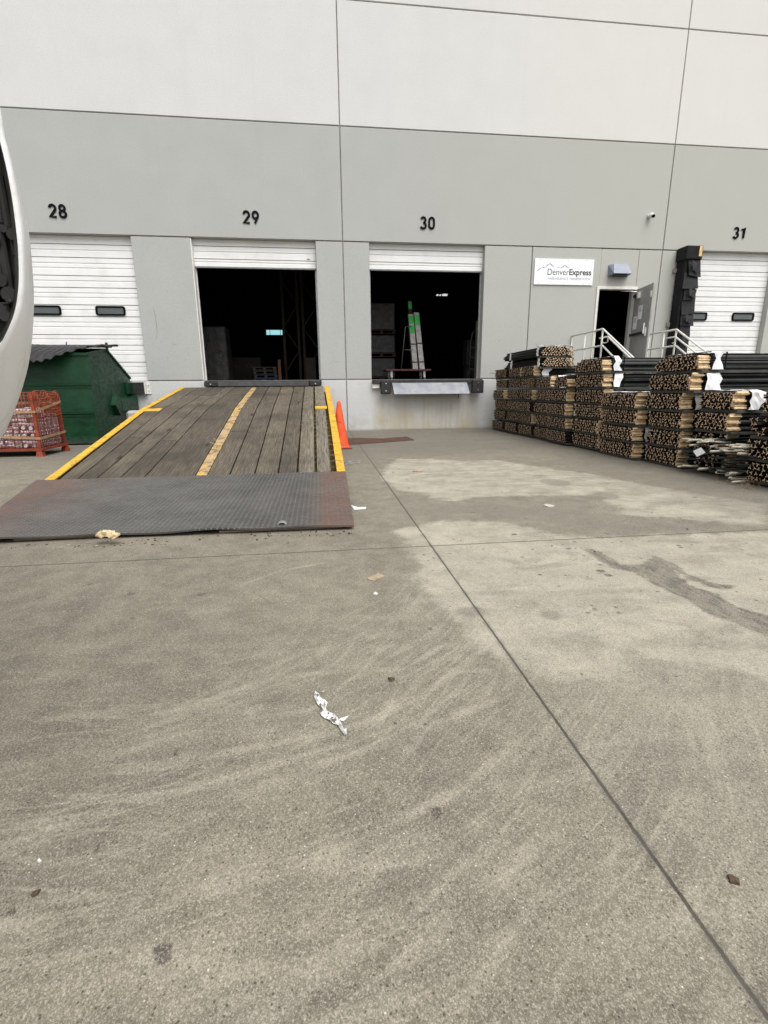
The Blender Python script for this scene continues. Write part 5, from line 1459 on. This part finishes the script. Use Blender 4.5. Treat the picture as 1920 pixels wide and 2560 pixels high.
# ribs and bosses of the hollow
mb = MB(); rg = random.Random(3)
def hb(px0, py0, px1, py1, Ya, Yb):
    a = at(px0, py0, Ya); b = at(px1, py1, Ya); mb.box(a.x, b.x, Ya, Yb, b.z, a.z, 0, bev=.002)
for px, y0, y1 in ((-14, 420, 560), (2, 430, 580), (22, 560, 640), (-30, 380, 760), (-8, 600, 650), (6, 655, 760), (-60, 330, 800), (26, 690, 730)):
    hb(px, y0, px+8, y1, -11.437, -11.43)
for px, py, r_ in ((8, 571, .004), (0, 700, .007), (20, 735, .008), (-20, 600, .008), (30, 585, .006), (-35, 500, .01), (12, 790, .006)):
    a = at(px, py, -11.44); mb.tube([a, a+Vector((0, .014, 0))], r_, 10)
a = at(8, 761, -11.442); mb.tube([a, at(30, 755, -11.442)], .0016, 6); ball(mb, at(26, 754, -11.442), .003, 8, 6)
mb.build('inner_ribs', simple('dark grey plastic', (.017, .017, .0165), .6, 0, .3, 30), vm)
# arm running out to the (unseen) vehicle
mb = MB(); mb.tube([at(-300, 1000, -11.30), at(-600, 1150, -11.28), at(-950, 1300, -11.25)], [.05, .04, .05], 12); mb.build('mounting_arm', M['mirror_white'], vm)
# added unseen cab left of and behind the camera: blocks sky, darkens near-left ground
mb = MB()
side = [(-15.6, .35), (-11.05, .35), (-11.0, .9), (-11.05, 1.45), (-11.3, 1.6), (-11.5, 2.8), (-11.9, 3.1), (-15.6, 3.1)]
mb.prism(side, -3.0, -.93, 0, 'x'); mb.build('added_cab_body', M['mirror_white'], vm)
mb = MB(); mb.prism([(-13.0, 1.6), (-11.65, 1.6), (-11.8, 2.6), (-13.0, 2.6)], -.929, -.92, 0, 'x'); mb.build('added_cab_window', M['glass_dark'], vm)
mb = MB(); mb.tube([(-1.25, -12.3, .45), (-.935, -12.3, .45)], .45, 28); w_ = mb.build('wheel', M['black_rubber'], vm)  # wheel and its rim dress the added, unseen cab
mb = MB(); mb.tube([(-.934, -12.3, .45), (-.915, -12.3, .45)], .26, 24); mb.build('rim', M['steel_grey'], w_)
adopt(vm)

# ------------------------------------------------------------------ litter
def litter(name, label, cat, mb, mat, group=None):
    o = mb.build(name, mat, normals=False); tag(o, label, cat, group); return o
# twisted strip of white plastic: ribbon along a centre line with folds
cen = [(440,490,.002),(490,590,.012),(540,690,.010),(620,760,.016),(640,870,.006),(650,960,.014),(740,1040,.016),(840,1100,.010),(920,1180,.012),(1020,1260,.006),(1070,1370,.005),(1140,1480,.002)]
def PL(x, y): return gr(740+x*.1085, 1680+y*.1085)
mb = MB(); rows_ = []; r2 = random.Random(6)
for i, (x, y, w_) in enumerate(cen):
    p = PL(x, y); a = PL(*cen[max(0, i-1)][:2]); b = PL(*cen[min(len(cen)-1, i+1)][:2]); d = (b-a).normalized(); n_ = Vector((-d.y, d.x, 0))
    rows_.append([p+n_*w_*k+Vector((0, 0, .003+r2.uniform(.004, .016)*(1 if k in (-.5, .5) else .25))) for k in (-1, -.5, 0, .5, 1)])
for a, b in zip(rows_[:-1], rows_[1:]):
    for k in range(4): mb.face([a[k], a[k+1], b[k+1], b[k]])
p = PL(960, 1110); mb.face([p+Vector((0,0,.004)), PL(1210, 1085)+Vector((0,0,.012)), PL(1110, 1180)+Vector((0,0,.006))])
p = PL(800, 1110); mb.face([p+Vector((0,0,.004)), PL(960, 1270)+Vector((0,0,.005)), PL(880, 1230)+Vector((0,0,.008))])
mb.face([PL(1090, 1350)+Vector((0,0,.004)), PL(1180, 1380)+Vector((0,0,.014)), PL(1160, 1480)+Vector((0,0,.003))])
t_ = MT('dirty white plastic', .35); n_ = t_.noise(60, 4, .7); t_.color(t_.mix(t_.ramp(n_, .50, .58), (.80, .81, .81), (.13, .115, .09)))
litter('plastic_scrap', 'torn twisted strip of dirty white plastic lying on the open concrete in the foreground', 'plastic scrap', mb, t_.m)
# foam chunk at the plate edge
a = gr(277, 1362); a.y -= .01; mb = MB()
def arcb(u, v): 
    an = R(150-110*u); return Vector((a.x-.01+.05*math.cos(an)+.008*math.sin(u*23), a.y+.01+.03*v+.004*math.sin(u*31)+.03*u*-1, .022+.045*math.sin(an)*(1-.25*u)))
def arco(u, v):
    an = R(150-110*u); return Vector((a.x-.01+.095*math.cos(an)+.006*math.sin(u*29), a.y+.01+.03*v+.006*math.cos(u*19)-.03*u, .022+.082*math.sin(an)*(1-.25*u)+.004*math.sin(u*37)))
for fn in (arcb, arco): mb.grid(lambda u, v: fn(u, v*1.6), 14, 3)
for v in (0, 1.6):
    for k in range(14):
        mb.face([arcb(k/14, v), arcb((k+1)/14, v), arco((k+1)/14, v), arco(k/14, v)])
for u in (0, 1): mb.face([arcb(u, 0), arcb(u, 1.6), arco(u, 1.6), arco(u, 0)])
o = mb.build('foam_chunk', M['chunk']); tag(o, 'curved cream coloured foam chunk leaning on the near edge of the steel toe plate', 'foam chunk')
# tape roll core
a = gr(706, 1327); mb = MB()
for r0, r1 in ((.034, .030),):
    n = 20
    for k in range(n):
        a0, a1 = 2*math.pi*k/n, 2*math.pi*(k+1)/n
        f = lambda r_, an, y: (a.x+r_*math.cos(an), a.y+y, .034+r_*math.sin(an)*.85)
        mb.face([f(r0, a0, 0), f(r0, a1, 0), f(r0, a1, .05), f(r0, a0, .05)], 0, True); mb.face([f(r1, a0, 0), f(r1, a1, 0), f(r1, a1, .05), f(r1, a0, .05)], 0, True); mb.face([f(r0, a0, 0), f(r0, a1, 0), f(r1, a1, 0), f(r1, a0, 0)])
o = mb.build('tape_core', M['steel_grey']); tag(o, 'small grey ring like a tape core lying at the near edge of the toe plate', 'tape core')
def flat(pts, name, label, cat, mat, h=.004):
    mb = MB(); P_ = [gr(x, y) for x, y in pts]; r5 = random.Random(len(label)); T_ = [p+Vector((0, 0, h+r5.uniform(0, h*1.5))) for p in P_]; c = sum(T_, Vector())/len(T_)+Vector((0,0,h*.6))
    for i in range(len(P_)):
        j = (i+1) % len(P_); mb.face([T_[i], T_[j], c]); mb.face([P_[i]+Vector((0,0,.001)), P_[j]+Vector((0,0,.001)), T_[j], T_[i]])
    o = mb.build(name, mat); tag(o, label, cat); return o
q = lambda x, y: (900+x*.3014, 1280+y*.3014)
flat([q(55,560), q(150,518), q(205,540), q(150,560), q(120,578)], 'cardboard_scrap', 'folded tan cardboard scrap on the concrete below the ramp corner', 'cardboard scrap', M['card'])
flat([q(110,684), q(128,675), q(148,683), q(130,692)], 'paper_scrap', 'tiny white paper scrap below the folded cardboard scrap', 'paper scrap', M['paper'])
k8 = lambda x, y: (1000+x*.5546, 1100+y*.5546)
flat([k8(645,295), k8(660,291), k8(697,297), k8(690,304), k8(665,303)], 'paper_scrap', 'flattened pale paper lying on the bleached concrete right of the slab joint', 'paper scrap', M['card_pale'])
c4 = lambda x, y: (960+x*.5787, 1700+y*.5787)
flat([c4(1482,850), c4(1500,848), c4(1530,870), c4(1536,890), c4(1522,886), c4(1495,880)], 'dry_leaf', 'dark brown dry leaf right of the long slab joint', 'leaf', M['leafy'])
c3 = lambda x, y: (x*.5787, 1700+y*.5787)
flat([c3(135,935), c3(150,915), c3(178,910), c3(165,930), c3(140,942)], 'dry_leaf', 'dark brown dry leaf at the lower left', 'leaf', M['leafy'], .003)
flat([c3(160,785), c3(172,780), c3(180,785), c3(168,792)], 'paper_scrap', 'tiny white scrap at the lower left above the brown leaf', 'paper scrap', M['paper'], .003)
flat([q(230,1390), q(260,1382), q(290,1392), q(262,1402)], 'dry_leaf', 'crumpled dark leaf above the twisted white plastic strip', 'leaf', M['leafy'], .004)
f7 = lambda x, y: (860+x*.241, 920+y*.241)
mb = MB(); mb.tube([gr(*f7(712, 1078))+Vector((0,0,.005)), gr(*f7(760, 1080))+Vector((0,0,.006)), gr(*f7(800, 1082))+Vector((0,0,.005)), gr(*f7(830, 1068))+Vector((0,0,.006))], [.005, .004, .004, .002], 6)
o = mb.build('red_plastic_scrap', M['red']); tag(o, 'thin red plastic scrap lying on the bleached concrete in front of bay 30', 'plastic scrap')
r5b = lambda x, y: (x*.5787, 900+y*.5787)
flat([r5b(1516,628), r5b(1530,640), r5b(1582,638), r5b(1580,644), r5b(1530,648)], 'plastic_scrap', 'white feathery scrap beside the right edge of the toe plate', 'plastic scrap', M['paper'], .003)
mb = MB(); r2 = random.Random(17); base = gr(480+1545*.2532, 920+945*.2532)
for k in range(10):
    pts = [base+Vector((r2.uniform(-.07, .07), r2.uniform(-.12, .12), .004))]
    for j in range(5): pts.append(pts[-1]+Vector((r2.uniform(-.05, .05), r2.uniform(-.05, .05), r2.uniform(-.004, .012))))
    for p_ in pts: p_.z = max(p_.z, .003)
    mb.tube(pts, .003, 4)
o = mb.build('wire_tangle', M['steel_grey']); tag(o, 'small tangle of grey wire beside the right edge of the ramp', 'wire')
# crumbs and splinters along the toe plate: too many to count
mb = MB(); r2 = random.Random(31)
for k in range(130):
    x = r2.uniform(-2.3, .3); y = -8.73-abs(r2.gauss(0, .10)); s_ = r2.uniform(.003, .010)
    if k % 4 == 0: x = r2.uniform(-.6, 3.5); y = r2.uniform(-11.3, -5.5)
    mb.bevbox(x, y, s_*.4, s_*r2.uniform(.8, 2.5), s_, s_*.7, s_*.2, 0 if r2.random() < .75 else 1, Matrix.Rotation(r2.uniform(0, 3), 3, 'Z'))
o = mb.build('debris', [M['leafy'], M['card']]); tag(o, 'scattered crumbs and splinters on the concrete', 'debris', None, 'stuff')
# sawdust and splinters on the ramp
mb = MB(); r2 = random.Random(9)
for (x, y) in ((-1.42, -5.2), (-1.38, -5.35), (-1.36, -6.2)):
    for k in range(2):
        p0 = Vector((x+r2.uniform(-.04, .04), y+r2.uniform(-.1, .1), pz(y)+.012)); mb.tube([p0, p0+Vector((r2.uniform(-.08, .08), r2.uniform(-.15, .15), r2.uniform(.0, .03)))], .002, 4)
o = mb.build('splinters', M['cream']); tag(o, 'pale wood splinters lying on the ramp along its worn yellow centre strip', 'splinters', None, 'stuff')
